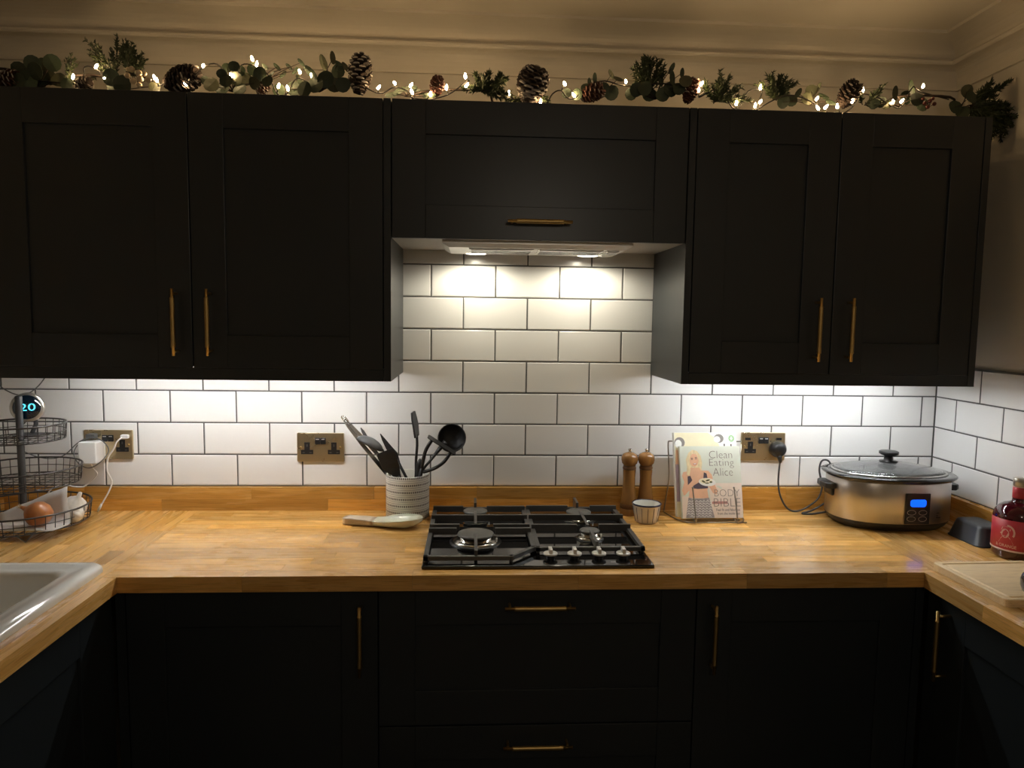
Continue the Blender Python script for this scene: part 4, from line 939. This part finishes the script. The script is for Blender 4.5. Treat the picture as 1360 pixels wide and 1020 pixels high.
# ------------------------------------------------------------------ slow cooker
CX, CY, CROT = 1.118, -0.160, -0.06
MC = Matrix.Translation((CX, CY, WT)) @ Matrix.Rotation(CROT, 4, 'Z')
sc_ = thing('slow_cooker', 'oval brushed steel slow cooker with glass lid in the tiled corner', 'slow cooker', (CX, CY, WT))
SX, SY = 0.178, 0.126
def sup(a, p=2.35): return (abs(math.cos(a))**p+abs(math.sin(a))**p)**(-1/p)
def oval(b, prof, sx=SX, sy=SY, n=72, mi=0, p=2.35):
    vs = []; fs = []
    for d, z in prof:
        for k in range(n):
            a = 2*PI*k/n; r = sup(a, p); vs.append(MC @ Vector(((sx+d)*r*math.cos(a), (sy+d)*r*math.sin(a), z)))
    for i in range(len(prof)-1):
        for k in range(n): fs.append((i*n+k, i*n+(k+1) % n, (i+1)*n+(k+1) % n, (i+1)*n+k))
    return vs, fs, n
def oval_part(name, prof, mt, capb=False, capt=False, **kw):
    b = MB(); vs, fs, n = oval(b, prof, **kw)
    if capb: fs.append(tuple(range(n)))
    if capt: fs.append(tuple((len(prof)-1)*n+k for k in range(n)))
    b.add(vs, fs, True); return b.build(name, mt, sc_)
oval_part('base', [(-0.030, 0.0005), (-0.022, 0.002), (-0.010, 0.012), (-0.002, 0.024), (-0.001, 0.028)], 'cooker_base', capb=True)
oval_part('body', [(-0.001, 0.028), (0.0005, 0.0295), (0.0, 0.145), (-0.001, 0.147)], 'brushed_steel')
oval_part('crock_rim', [(-0.002, 0.147), (0.006, 0.149), (0.014, 0.156), (0.016, 0.160), (0.010, 0.1635), (-0.008, 0.165), (-0.014, 0.161), (-0.018, 0.150), (-0.030, 0.040), (-0.06, 0.034)], 'crock_black', capt=True)
b = MB(); vs, fs, n = oval(b, [(-0.013, 0.1625), (-0.010, 0.1660), (-0.013, 0.1690), (-0.017, 0.1690), (-0.019, 0.1660)]); b.add(vs, fs, True); lid = b.build('lid_rim', 'steel', sc_)
prof_l = [(-0.0185, 0.1665)]
b = MB(); vs = []; fs = []; n = 72; ms = 9
for i in range(ms+1):
    t = i/ms; k_ = 1-t
    for q in range(n):
        a = 2*PI*q/n; r = sup(a)*k_ if k_ > 0.02 else 0.02; vs.append(MC @ Vector(((SX-0.018)*r*math.cos(a), (SY-0.018)*r*math.sin(a), 0.1675+0.022*math.sin(t*PI/2))))
for i in range(ms):
    for q in range(n): fs.append((i*n+q, i*n+(q+1) % n, (i+1)*n+(q+1) % n, (i+1)*n+q))
b.add(vs, fs, True); o = b.build('lid', 'lid_glass', sc_); s_ = o.modifiers.new('thickness', 'SOLIDIFY'); s_.thickness = 0.003; s_.offset = 1
MB().lathe([(0.020, 0.190), (0.026, 0.1905), (0.026, 0.195), (0.014, 0.1965), (0.0125, 0.210), (0.022, 0.213), (0.028, 0.217), (0.028, 0.224), (0.024, 0.2255), (0.0001, 0.226)], n=36, M=MC).build('lid_knob', 'black_plastic', sc_)
for s in (-1, 1):
    b = MB()
    fr_ = lambda u, v, d: MC @ Vector((s*(SX-0.004+u), v, d))
    b.prism([(0, -0.040), (0.018, -0.042), (0.030, -0.030), (0.034, 0), (0.030, 0.030), (0.018, 0.042), (0, 0.040)], 0.112, 0.130, fr_)
    b.prism([(0, -0.030), (0.010, -0.028), (0.010, 0.028), (0, 0.030)], 0.088, 0.112, fr_)
    b.build('side_handle', 'black_plastic', sc_, bevel=0.004, seg=3)
# control panel bent to the front of the body
def pf(u, v, d):
    x = u; a = math.acos(max(-1, min(1, x/SX)))
    # front surface point at this x
    y = -SY*(max(0, 1-abs(x/SX)**2.35))**(1/2.35)
    return MC @ Vector((x, y-d, v))
def panel(b, u0, u1, v0, v1, d0, d1, r=0.004, nu=8, mi=0):
    for i in range(nu):
        a = u0+(u1-u0)*i/nu; c_ = u0+(u1-u0)*(i+1)/nu
        b.prism([(a, v0), (c_, v0), (c_, v1), (a, v1)], d0, d1, pf, mi)
PC = 0.027
b = MB(); panel(b, PC-0.036, PC+0.036, 0.031, 0.122, -0.002, 0.006); cp = b.build('control_panel', 'black_plastic', sc_)
b = MB()
prs = rrect(PC-0.025, PC+0.023, 0.083, 0.105, 0.007, 4); b.add([pf(u, v, 0.0068) for u, v in prs], [tuple(range(len(prs)))]); b.build('screen', 'screen_blue', cp)
for bx_ in (PC-0.020, PC+0.014):
    for bz_ in (0.066, 0.047):
        b = MB(); b.tube([pf(u, v, 0.0066) for u, v in ell(bx_, bz_, 0.0125, 0.0072, 20)], 0.0007, 5, closed=True); o = b.build('button', 'panel_print', cp)
        pr_ = [(bx_-0.007, bz_-0.0018), (bx_+0.007, bz_-0.0018), (bx_+0.007, bz_+0.0018), (bx_-0.007, bz_+0.0018)]
        b.add([pf(u, v, 0.0066) for u, v in pr_], [(0, 1, 2, 3)]); b2 = MB(); b2.add([pf(u, v, 0.0066) for u, v in pr_], [(0, 1, 2, 3)])
b = MB()
for z, w_ in ((0.060, 0.011), (0.052, 0.006), (0.046, 0.016)): b.add([pf(u, v, 0.0006) for u, v in ((0.090, z), (0.090+w_, z), (0.090+w_, z+0.0022), (0.090, z+0.0022))], [(0, 1, 2, 3)])
b.build('printed_mark', 'print_dark', sc_)
# cord and plug
b = MB(); b.tube(smooth_path([(0.832, -0.034, 1.080), (0.829, -0.034, 1.050), (0.828, -0.036, 1.000), (0.838, -0.040, 0.955), (0.862, -0.042, 0.920), (0.892, -0.044, 0.9135), (0.925, -0.050, 0.930), (0.955, -0.055, 0.960), (0.965, -0.055, 1.000), (0.955, -0.052, 1.050), (0.962, -0.052, 1.082), (0.985, -0.053, 1.080), (1.000, -0.058, 1.040), (1.000, -0.062, 0.990), (0.975, -0.066, 0.950), (0.930, -0.066, 0.922), (0.895, -0.072, 0.9135), (0.930, -0.078, 0.9140), (0.985, -0.085, 0.926), (1.03, -0.10, 0.945)]), 0.0031, 8); b.build('power_cord', 'cord_dark', sc_)
MP = Matrix.Translation((0.8285, -0.0088, 1.113)) @ Matrix.Rotation(PI/2, 4, 'X')
b = MB(); b.lathe([(0.024, 0.0), (0.027, 0.002), (0.027, 0.016), (0.021, 0.026), (0.018, 0.030), (0.0001, 0.030)], n=28, M=MP); b.tube([(0.8285, -0.028, 1.098), (0.830, -0.034, 1.086), (0.832, -0.034, 1.072)], [0.010, 0.0075, 0.004], 10); b.build('plug', 'black_plastic', sc_)

# ------------------------------------------------------------------ right hand worktop
c = MB(); c.T = Matrix.Translation((0, 0.012, 0))
def dish(b, loops, n=4):
    rect_loops(b, loops, n)
dish(c, [(1.233, 1.338, -0.432, -0.288, 0.022, WT+0.0004), (1.232, 1.339, -0.433, -0.287, 0.023, WT+0.003), (1.235, 1.336, -0.430, -0.290, 0.022, WT+0.005),
         (1.246, 1.326, -0.419, -0.301, 0.020, WT+0.048), (1.249, 1.323, -0.416, -0.304, 0.019, WT+0.053), (1.256, 1.316, -0.409, -0.311, 0.015, WT+0.0555)])
o = c.build('baking_tin', 'tin_dark', None, loc=(1.285, -0.36, WT)); tag(o, 'upturned dark grey baking tin between the slow cooker and the red bottle', 'baking tin')
QX, QY = 1.2868, -0.486
c = thing('bottle', 'stout dark red spirit bottle with red label and metal cap by the wall', 'bottle', (QX, QY, WT))
BR_ = 0.0575
MB().lathe([(0.045, 0.0003), (0.053, 0.002), (BR_, 0.011), (BR_, 0.110), (0.0565, 0.118), (0.0525, 0.128), (0.045, 0.137), (0.033, 0.1445), (0.022, 0.148), (0.0172, 0.151), (0.0168, 0.156), (0.0168, 0.191)], (QX, QY, WT), 56).build('glass_body', 'bottle_glass', c)
lb = MB().lathe([(BR_+0.0002, 0.027), (BR_+0.0006, 0.0272), (BR_+0.0006, 0.1068), (BR_+0.0002, 0.107)], (QX, QY, WT), 56).build('label_band', 'label_red', c)
MB().lathe([(BR_+0.0004, 0.0235), (BR_+0.0008, 0.0237), (BR_+0.0008, 0.0278), (BR_+0.0004, 0.028)], (QX, QY, WT), 56).build('label_edge', 'label_edge', lb)
AQ = math.atan2(CAM.y-QY, CAM.x-QX)-0.42      # middle of the printed face, turned a little to the left
def cyl(u, v, d): a = AQ+u/BR_; return Vector((QX+(BR_+0.0006+d)*math.cos(a), QY+(BR_+0.0006+d)*math.sin(a), WT+v))
b = MB(); put_text(b, '& ORANGE', -0.025, 0.025, 0.034, 0.042, cyl, 0.0003); b.build('lettering', 'label_edge', lb)
b = MB()
for p in ([(-0.016, 0.036), (0.016, 0.036), (0.008, 0.050), (0.003, 0.054), (-0.005, 0.054), (-0.010, 0.048)], ell(-0.002, 0.059, 0.0085, 0.0105, 16),
          [(-0.011, 0.066), (0.008, 0.066), (0.009, 0.070), (0.000, 0.076), (-0.009, 0.073)], [(-0.0135, 0.058), (-0.009, 0.062), (-0.009, 0.056)]):
    b.add([cyl(u*1.15, 0.044+(v-0.036)*1.15, 0.0002) for u, v in p], [tuple(range(len(p)))])
arc = [(0.002+0.016*math.cos(t), 0.062+0.018*math.sin(t)) for t in [(-0.55+i*0.27) for i in range(9)]]
em = lambda u, v: cyl(u*1.15, 0.044+(v-0.036)*1.15, 0.0003)
for (a0, b0), (a1, b1) in zip(arc, arc[1:]):
    b.add([em(a0, b0), em(a1, b1), em(0.002+(a1-0.002)*0.76, 0.062+(b1-0.062)*0.76), em(0.002+(a0-0.002)*0.76, 0.062+(b0-0.062)*0.76)], [(0, 1, 2, 3)])
b.build('bust_emblem', 'label_print', lb)
nk = MB().lathe([(0.0170, 0.1595), (0.0176, 0.160), (0.0176, 0.1885), (0.0170, 0.189)], (QX, QY, WT), 32).build('neck_label', 'label_red', c)
MB().lathe([(0.0170, 0.1891), (0.0174, 0.190), (0.0174, 0.1925)], (QX, QY, WT), 32).build('neck_edge', 'label_edge', nk)
MB().lathe([(0.0170, 0.1926), (0.0180, 0.193), (0.0180, 0.2105), (0.0168, 0.2128), (0.0001, 0.213)], (QX, QY, WT), 32).build('cap', 'bottle_cap', c)
# chopping board
o = thing('chopping_board', 'light wooden chopping board with a juice groove on the narrow worktop', 'chopping board', (1.12, -0.70, WT))
bx0, bx1, by0, by1, bt = 0.996, 1.246, -0.822, -0.574, 0.018
MBd = Matrix.Translation((1.12, -0.70, 0)) @ Matrix.Rotation(0.03, 4, 'Z') @ Matrix.Translation((-1.12, 0.70, 0))
b = MB(); b.T = MBd
dish(b, [(bx0, bx1, by0, by1, 0.012, WT+0.0003), (bx0, bx1, by0, by1, 0.012, WT+bt-0.0015), (bx0+0.0015, bx1-0.0015, by0+0.0015, by1-0.0015, 0.011, WT+bt),
         (bx0+0.013, bx1-0.013, by0+0.013, by1-0.013, 0.008, WT+bt), (bx0+0.0155, bx1-0.0155, by0+0.0155, by1-0.0155, 0.008, WT+bt-0.003), (bx0+0.019, bx1-0.019, by0+0.019, by1-0.019, 0.007, WT+bt-0.003),
         (bx0+0.0215, bx1-0.0215, by0+0.0215, by1-0.0215, 0.006, WT+bt)])
p = b.build('board', 'board_bamboo', o); p.color = (1, 1, 1, 1)
for f in p.data.polygons: f.use_smooth = False
c = thing('jar', 'small dark glass jar standing on the chopping board', 'jar', (1.098, -0.790, WT+bt))
MB().lathe([(0.024, 0.0003), (0.030, 0.003), (0.034, 0.015), (0.0345, 0.030), (0.031, 0.040), (0.024, 0.046)], (1.098, -0.790, WT+bt), 36).build('body', 'jar_dark', c)
MB().lathe([(0.0245, 0.0461), (0.0255, 0.047), (0.0255, 0.056), (0.024, 0.0575), (0.0001, 0.058)], (1.098, -0.790, WT+bt), 36).build('lid', 'black_plastic', c)

# ------------------------------------------------------------------ winter garland along the cabinet tops
GY = -0.245; PXM = 1/478.0
gar = thing('garland', 'winter garland of eucalyptus, pine sprigs and cones along the black cabinet tops', 'garland', (0, GY, CT))
# woody vine
pts = []; k = 0
for u in range(-30, 1330, 30):
    k += 1; p = at(u, 0, GY); x = p.x
    pts.append((x, GY+0.035+0.012*math.sin(k*1.7), CT+0.014+0.006*math.sin(k*2.3)))
b = MB(); b.tube(smooth_path(pts, 3), 0.0045, 6)
for (u0, v0), (u1, v1) in (((-5, 92), (20, 95)), ((100, 100), (150, 104)), ((1195, 128), (1262, 129)), ((560, 122), (640, 120))):
    p, q = at(u0, v0, GY), at(u1, v1, GY); b.tube(smooth_path([p+Vector((-0.03, 0.03, -0.02)), p, q, q+Vector((0.03, 0.03, -0.02))], 4), 0.0035, 6)
b.build('vine', 'twig', gar)
def leaf_mesh(kind, mt):
    n = 12; vs = []
    for i in range(n):
        a = 2*PI*i/n; r = 1.0 if kind == 'round' else (0.42+0.10*math.cos(a))
        x = math.cos(a); y = math.sin(a)*(0.92 if kind == 'round' else 0.40)
        if kind == 'round': x = x*(1.0+0.08*math.cos(a))
        vs.append((x, y, 0.10*x*x-0.06*abs(y)))
    top = [(x, y, z+0.015) for x, y, z in vs]; bot = [(x, y, z-0.015) for x, y, z in vs]
    V = top+bot+[(0, 0, 0.02), (0, 0, -0.02)]
    F = [(i, (i+1) % n, 2*n) for i in range(n)]+[(n+(i+1) % n, n+i, 2*n+1) for i in range(n)]+[(i, n+i, n+(i+1) % n, (i+1) % n) for i in range(n)]
    me = bpy.data.meshes.new('leaf'); me.from_pydata(V, [], F); me.update(); me.materials.append(MATS[mt]); fixn(me)
    return me
LR = leaf_mesh('round', 'leaf_euc'); LP = leaf_mesh('round', 'leaf_pale'); LO = leaf_mesh('oval', 'leaf_euc'); LQ = leaf_mesh('oval', 'leaf_pale')
def euc(base, leaves):
    """eucalyptus sprig: leaves (u, v, radius px, kind, turn)"""
    bp_ = at(base[0], base[1], GY+0.01); bp_.z = max(bp_.z, CT+0.012)
    stem = MB(); items = []
    for u, v, r, kd, turn in leaves:
        yy = GY+R.uniform(-0.03, 0.02); p = at(u, v, yy); items.append((p, r*PXM, kd, turn))
        mid = (bp_+p)/2+Vector((R.uniform(-.006, .006), R.uniform(-.006, .006), R.uniform(0, .008)))
        stem.tube(smooth_path([bp_, mid, p], 3), [0.0016, 0.0016, 0.0014, 0.0013, 0.0012, 0.0010, 0.0008], 5)
    s = stem.build('eucalyptus_sprig', 'twig', gar)
    for p, r, kd, turn in items:
        me = {'r': LR, 'p': LP, 'o': LO, 'q': LQ}[kd]
        r *= 1.12; o = inst(me, 'leaf', s, p, scale=(r, r, r))
        # blade faces the room, tilted a little; long axis turned in the picture plane
        o.rotation_euler = (Matrix.Rotation(R.uniform(-.3, .3), 3, 'Z') @ Matrix.Rotation(PI/2+R.uniform(-.35, .35), 3, 'X') @ Matrix.Rotation(turn, 3, 'Z')).to_euler()
def rl(lst): return [(u, v, r, kd, R.uniform(0, 6.28)) for u, v, r, kd in lst]
euc((50, 118), rl([(27, 95, 11, 'r'), (43, 84, 9.5, 'r'), (56, 86, 9.5, 'r'), (69, 83, 10, 'r'), (36, 107, 11, 'r'), (52, 104, 11, 'r'), (78, 107, 9, 'p'), (66, 103, 9, 'p'), (46, 94, 10, 'r'), (62, 93, 9, 'p'), (24, 108, 9, 'r'), (88, 112, 7, 'r')]))
euc((160, 120), rl([(148, 104, 10, 'r'), (163, 112, 11, 'r'), (172, 84, 7, 'r'), (152, 114, 9, 'r'), (205, 115, 7, 'p')]))
euc((310, 122), rl([(281, 112, 9, 'p'), (300, 107, 8, 'r'), (314, 104, 8, 'p'), (327, 105, 7.5, 'p'), (338, 111, 7.5, 'p'), (301, 90, 6, 'r'), (310, 88, 6.5, 'r'), (295, 117, 9, 'r'), (319, 118, 8, 'r'), (320, 94, 6, 'r'), (295, 98, 6, 'r'), (273, 107, 6, 'r')]))
sp = [(352+i*8.0, 95+(4 if i % 2 else -6)+(-1.0*i if i > 4 else 0), 5.5, 'o', 0.8*(1 if i % 2 else -1)) for i in range(7)]
euc((345, 112), sp+[(336, 92, 8, 'r', 0.3), (345, 99, 8, 'r', 1.3), (355, 108, 7, 'r', .3)])
euc((425, 122), [(413, 97, 11, 'o', 2.3), (430, 84, 10, 'q', 1.9), (442, 77, 8, 'q', 1.7), (449, 95, 8.5, 'r', 1.5), (460, 90, 8, 'q', 2.2), (398, 107, 8, 'o', 2.0), (418, 113, 10, 'r', .4), (443, 112, 10, 'p', 1.1), (390, 118, 9, 'r', .2), (404, 119, 9, 'r', 1.2), (432, 106, 10, 'r', .8), (455, 113, 9, 'r', .6), (449, 84, 6, 'o', -.5), (370, 120, 8, 'r', .6)])
euc((540, 128), [(530, 121, 9, 'o', .5), (545, 118, 9, 'o', .3), (556, 122, 8, 'o', -.4), (520, 126, 8, 'o', .1), (570, 127, 8, 'o', .2)])
euc((795, 132), [(812, 99, 6.5, 'q', 2.2), (821, 105, 6.5, 'q', -.3), (800, 117, 8, 'r', .2), (783, 110, 6, 'o', 1.7), (790, 104, 6.5, 'o', 1.7), (812, 124, 9, 'r', 1.0), (778, 118, 7, 'r', .5), (752, 124, 6, 'r', .5), (766, 126, 7, 'r', 1.5)])
euc((870, 132), [(845, 119, 9, 'r', .3), (856, 118, 9, 'r', .9), (878, 108, 8, 'o', 1.5), (893, 104, 9, 'o', 1.6), (890, 119, 10, 'r', .7), (906, 97, 6.5, 'o', 1.5), (910, 108, 8, 'p', .5), (892, 91, 7, 'o', 1.1), (862, 126, 9, 'r', .1), (880, 126, 9, 'r', 1.2), (838, 125, 8, 'r', .7), (901, 118, 8, 'r', .3)])
euc((1075, 140), [(1077, 121, 8, 'p', .3), (1087, 116, 6, 'q', 1.3), (1072, 132, 8, 'p', 1.5), (1094, 128, 7, 'o', -.5), (1060, 124, 8, 'o', 1.0), (1050, 134, 8, 'r', .3), (1103, 136, 7, 'o', -.3), (1040, 136, 8, 'r', .9)])
euc((1195, 142), [(1189, 124, 9, 'q', 1.6), (1211, 118, 11, 'o', 1.7), (1203, 130, 9, 'r', .8), (1217, 132, 9, 'r', .2), (1180, 140, 8, 'q', .5), (1170, 136, 7, 'r', .5), (1225, 140, 8, 'r', 1.1), (1160, 138, 7, 'r', .3)])
euc((1275, 145), [(1268, 142, 9, 'r', .3), (1284, 122, 9, 'p', .9), (1290, 130, 8, 'r', 1.2), (1278, 150, 9, 'r', .8), (1300, 138, 9, 'o', .3)])
def sprig(b, p, d, L, n, nl, spread=0.5, droop=0.0):
    """needle covered twig with side twigs"""
    d = Vector(d).normalized(); pts = [Vector(p)]
    for i in range(6): pts.append(pts[-1]+d*L/6); d = (d+Vector((R.uniform(-.12, .12), R.uniform(-.1, .1), R.uniform(-.1, .1)-droop))).normalized()
    b.tube(pts, [0.0015, 0.0014, 0.0012, 0.0011, 0.001, 0.0008, 0.0005], 4, mi=1)
    def needles(pp, m_):
        for q in range(m_):
            t = R.uniform(0.1, 1)*(len(pp)-1); i = min(int(t), len(pp)-2); c = pp[i].lerp(pp[i+1], t-i); ax = (pp[i+1]-pp[i]).normalized()
            e = (ax*1.0+Vector((R.gauss(0, 1), R.gauss(0, 1), R.gauss(0, 1))).normalized()*0.95).normalized()*nl*R.uniform(0.6, 1.1)
            s = e.cross(Vector((R.gauss(0, 1), R.gauss(0, 1), R.gauss(0, 1)))).normalized()*0.0015; u = s.cross(e).normalized()*0.0015
            b.add([c+s, c-s*0.5+u, c-s*0.5-u, c+e*0.5+s, c+e*0.5-s*0.5+u, c+e*0.5-s*0.5-u, c+e], [(0, 1, 4, 3), (1, 2, 5, 4), (2, 0, 3, 5), (3, 4, 6), (4, 5, 6), (5, 3, 6)])
    needles(pts, n)
    for k in range(9):
        i = R.randint(0, 4); sd = (d+Vector((R.uniform(-1, 1), R.uniform(-.6, .6), R.uniform(-.6, 1)))*spread).normalized(); q = [pts[i]]
        for j in range(3): q.append(q[-1]+sd*L*0.16); sd = (sd+Vector((0, 0, -droop))).normalized()
        b.tube(q, [0.001, 0.0009, 0.0007, 0.0004], 4, mi=1); needles(q, n//3)
def pine(base, dirs, name='pine_sprig', nl=0.014, n=46, dens=1.0, droop=0.0):
    b = MB(); p = at(base[0], base[1], GY); 
    for du, dv, Lp in dirs: sprig(b, p+Vector((R.uniform(-.006, .006), R.uniform(-.015, .015), 0)), (du, R.uniform(-.25, .2), -dv), Lp*PXM, int(n*dens*1.5), nl*1.15, droop=droop)
    b.build(name, ['needle', 'twig'], gar)
pine((152, 104), [(0.05, -1, 48), (-0.7, -0.75, 42), (0.4, -1, 44), (-0.35, -1, 46)], nl=0.010, n=34)
pine((172, 100), [(0.3, -1, 30), (0.8, -0.7, 32), (-0.4, -0.8, 28), (0.1, -1, 34)], nl=0.010, n=36)
pine((90, 112), [(0.6, -1, 34), (0.2, -0.8, 26), (0.9, -0.5, 30)], nl=0.008, n=18)
pine((640, 122), [(0.2, -0.8, 26), (0.9, -0.35, 36), (-0.8, -0.3, 24), (-0.3, -0.7, 24), (0.6, -0.6, 30), (1, 0.05, 34)], nl=0.012, n=52)
pine((858, 124), [(0, -1, 44), (0.45, -1, 46), (-0.4, -1, 40), (0.8, -0.8, 38), (0.2, -1, 48), (-0.2, -1, 40)], nl=0.012, n=44)
pine((950, 136), [(0.6, -0.8, 36), (0.9, -0.4, 40), (-0.3, -0.6, 26), (0.3, -1, 38), (1, -0.1, 44)], nl=0.012, n=36)
pine((1030, 132), [(0.5, -0.8, 38), (0.9, -0.6, 36), (-0.2, -1, 30), (-0.7, -0.5, 30), (0.2, -1, 36)], nl=0.012, n=48)
pine((1145, 140), [(0.7, -0.5, 30), (1, -0.1, 34), (-0.2, -0.8, 22)], nl=0.010, n=30)
pine((1290, 140), [(0.6, -0.5, 56), (1, -0.2, 66), (1, 0.15, 70), (0.8, 0.4, 74), (0.9, 0.0, 60), (0.5, 0.35, 56), (0.2, -0.3, 40), (1, 0.35, 84)], nl=0.014, n=70, droop=0.05)
pine((700, 134), [(-1, -0.1, 28), (1, -0.1, 26), (0.5, -0.3, 24)], nl=0.010, n=30)
# pine cones: spiral of woody scales with paler or frosted tips
def cone(u, v, hw, hh, tilt, label=None, mt='cone_brown', frost=0.35, n=90, yaw=0.0, toward=0.0):
    c = at(u, v, GY-0.01); c.z = max(c.z, CT+hw*PXM*0.8)
    M = Matrix.Translation(c) @ Matrix.Rotation(yaw, 4, 'Z') @ Matrix.Rotation(tilt, 4, 'Y') @ Matrix.Rotation(toward, 4, 'X')
    b = MB(); H = hh*PXM; Wd = hw*PXM
    b.lathe([(0.0005, -H*0.92), (Wd*0.42, -H*0.7), (Wd*0.5, -H*0.1), (Wd*0.35, H*0.5), (0.001, H*0.9)], n=10, M=M)
    for i in range(n):
        t = (i+0.5)/n; z = -H*0.9+1.8*H*t; a = i*2.39996
        rad = Wd*(math.sin(PI*min(1, 0.16+0.80*(1-t)))**0.62)
        s = Wd*0.34*(0.62+0.5*(1-t)); up = 0.25+0.75*t
        e = Vector((math.cos(a), math.sin(a), 0)); tn = Vector((-math.sin(a), math.cos(a), 0)); ez = Vector((0, 0, 1))
        o_ = (e*math.cos(up)+ez*math.sin(up)).normalized(); nn = o_.cross(tn)
        r0 = e*rad*0.42+ez*z; tip = e*rad*0.42+ez*z+o_*(rad*0.58)
        w2 = s*0.85; th = s*0.16
        V = [r0-tn*s*0.35, r0+tn*s*0.35, tip-o_*s*0.30+tn*w2, tip+tn*w2*0.45, tip-tn*w2*0.45, tip-o_*s*0.30-tn*w2]
        V = [q+nn*th for q in V]+[q-nn*th for q in V]
        fm = 1 if R.random() < frost else 0
        b.add(V, [(0, 1, 2, 5), (6, 11, 8, 7), (0, 6, 7, 1), (1, 7, 8, 2), (5, 11, 6, 0)], M=M)
        b.add(V, [(2, 3, 4, 5), (11, 10, 9, 8), (2, 8, 9, 3), (3, 9, 10, 4), (4, 10, 11, 5)], mi=fm, M=M)
    o = b.build('pine_cone', [mt, 'cone_frost'], gar)
    if label: o['label'] = label
cone(240, 106, 19, 25, 1.35, frost=0.12, toward=0.3)
cone(478, 101, 18, 25, 0.06, 'upright frosted pine cone', frost=0.75, n=80)
cone(580, 116, 11, 14, 0.3, mt='cone_red', frost=0.1, n=60, toward=0.9)
cone(706, 117, 24, 22, 0.25, 'large round pine cone', frost=0.45, n=110, toward=0.5)
cone(785, 124, 14, 16, 1.2, mt='cone_red', frost=0.25, n=60, toward=0.4)
cone(917, 122, 12, 17, 0.35, mt='cone_red', frost=0.35, n=70)
cone(1126, 127, 16, 18, 0.4, frost=0.08, n=70, toward=0.6)
cone(110, 114, 11, 12, 1.2, frost=0.55, n=50, toward=0.5)
cone(10, 108, 14, 18, 1.3, mt='cone_red', frost=0.55, n=60, toward=0.4)
cone(348, 119, 8, 9, 1.0, mt='cone_red', frost=0.5, n=40)
def berries(base, spots, mt):
    bp_ = at(base[0], base[1], GY); st_ = MB()
    for u, v, r in spots: st_.tube([bp_, at(u, v, GY-0.012)], 0.0009, 4)
    s = st_.build('berry_cluster', 'twig', gar)
    b = MB().sphere((0, 0, 0), 1.0, 12, 8); o = b.build('berry', mt); me = o.data; bpy.data.objects.remove(o)
    for u, v, r in spots: inst(me, 'berry', s, at(u, v, GY-0.04+R.uniform(-.006, .006)), scale=(r*PXM*0.9,)*3)
berries((182, 112), [(175, 92, 4.2), (169, 100, 4), (184, 97, 4.6), (177, 108, 4.4), (186, 105, 4.6), (197, 106, 4), (185, 113, 3.8), (170, 92, 3), (192, 98, 3)], 'berry_cream')
berries((1234, 142), [(1228, 137, 3.2), (1235, 134, 3.2), (1241, 138, 3), (1232, 142, 3.2), (1239, 131, 2.6), (1226, 131, 2.6)], 'berry_red')

# string of fairy lights threaded through the garland
fl = thing('fairy_lights', 'dark wire string of tiny lit fairy lights along the cabinet tops', 'string lights', (0, GY, CT+0.02))
BULBS = [(97, 102), (128, 88), (140, 103), (205, 103), (208, 106), (246, 111), (270, 87), (307, 100), (335, 78), (341, 85), (370, 114), (382, 117), (398, 95), (414, 101), (503, 116), (524, 110), (546, 113), (547, 122), (572, 125), (593, 116), (618, 101), (620, 113), (676, 124), (718, 135), (750, 111), (762, 126), (831, 108), (932, 111), (928, 119), (978, 137), (1010, 116), (1003, 140), (1010, 135), (1085, 131), (1086, 143), (1097, 142), (1112, 141), (1132, 134), (1146, 119), (1186, 135), (1198, 134), (1226, 114)]
b = MB().lathe([(0.0001, -1.0), (0.55, -0.75), (0.62, -0.2), (0.5, 0.5), (0.25, 0.95), (0.0001, 1.05)], n=8); o = b.build('bulb', 'fairy_bulb'); bulb = o.data; bpy.data.objects.remove(o)
wp = [at(-10, 100, GY+0.02)]; tips = []
for i, (u, v) in enumerate(BULBS):
    p = at(u, v, GY-0.022); r = 2.6*PXM
    inst(bulb, 'bulb', fl, p, rot=(R.uniform(-.7, .7), R.uniform(-.7, .7), 0), scale=(r, r, r*1.35))
    q = at(u+R.uniform(-5, 5), v+R.uniform(5, 11), GY-0.016); q.z = max(q.z, CT+0.006); tips.append((p, q)); wp.append(q)
    if i+1 < len(BULBS) and BULBS[i+1][0]-u > 26:
        m2 = ((u+BULBS[i+1][0])/2, (v+BULBS[i+1][1])/2-R.uniform(-3, 9)); t_ = at(m2[0], m2[1], GY-0.01); t_.z = max(t_.z, CT+0.006); wp.append(t_)
wp.append(at(1260, 132, GY+0.02))
b = MB(); b.tube(smooth_path(wp, 5), 0.0020, 5)
for p, q in tips: b.tube([q, p.lerp(q, 0.25)], 0.0014, 5)
b.build('wire', 'fairy_wire', fl)
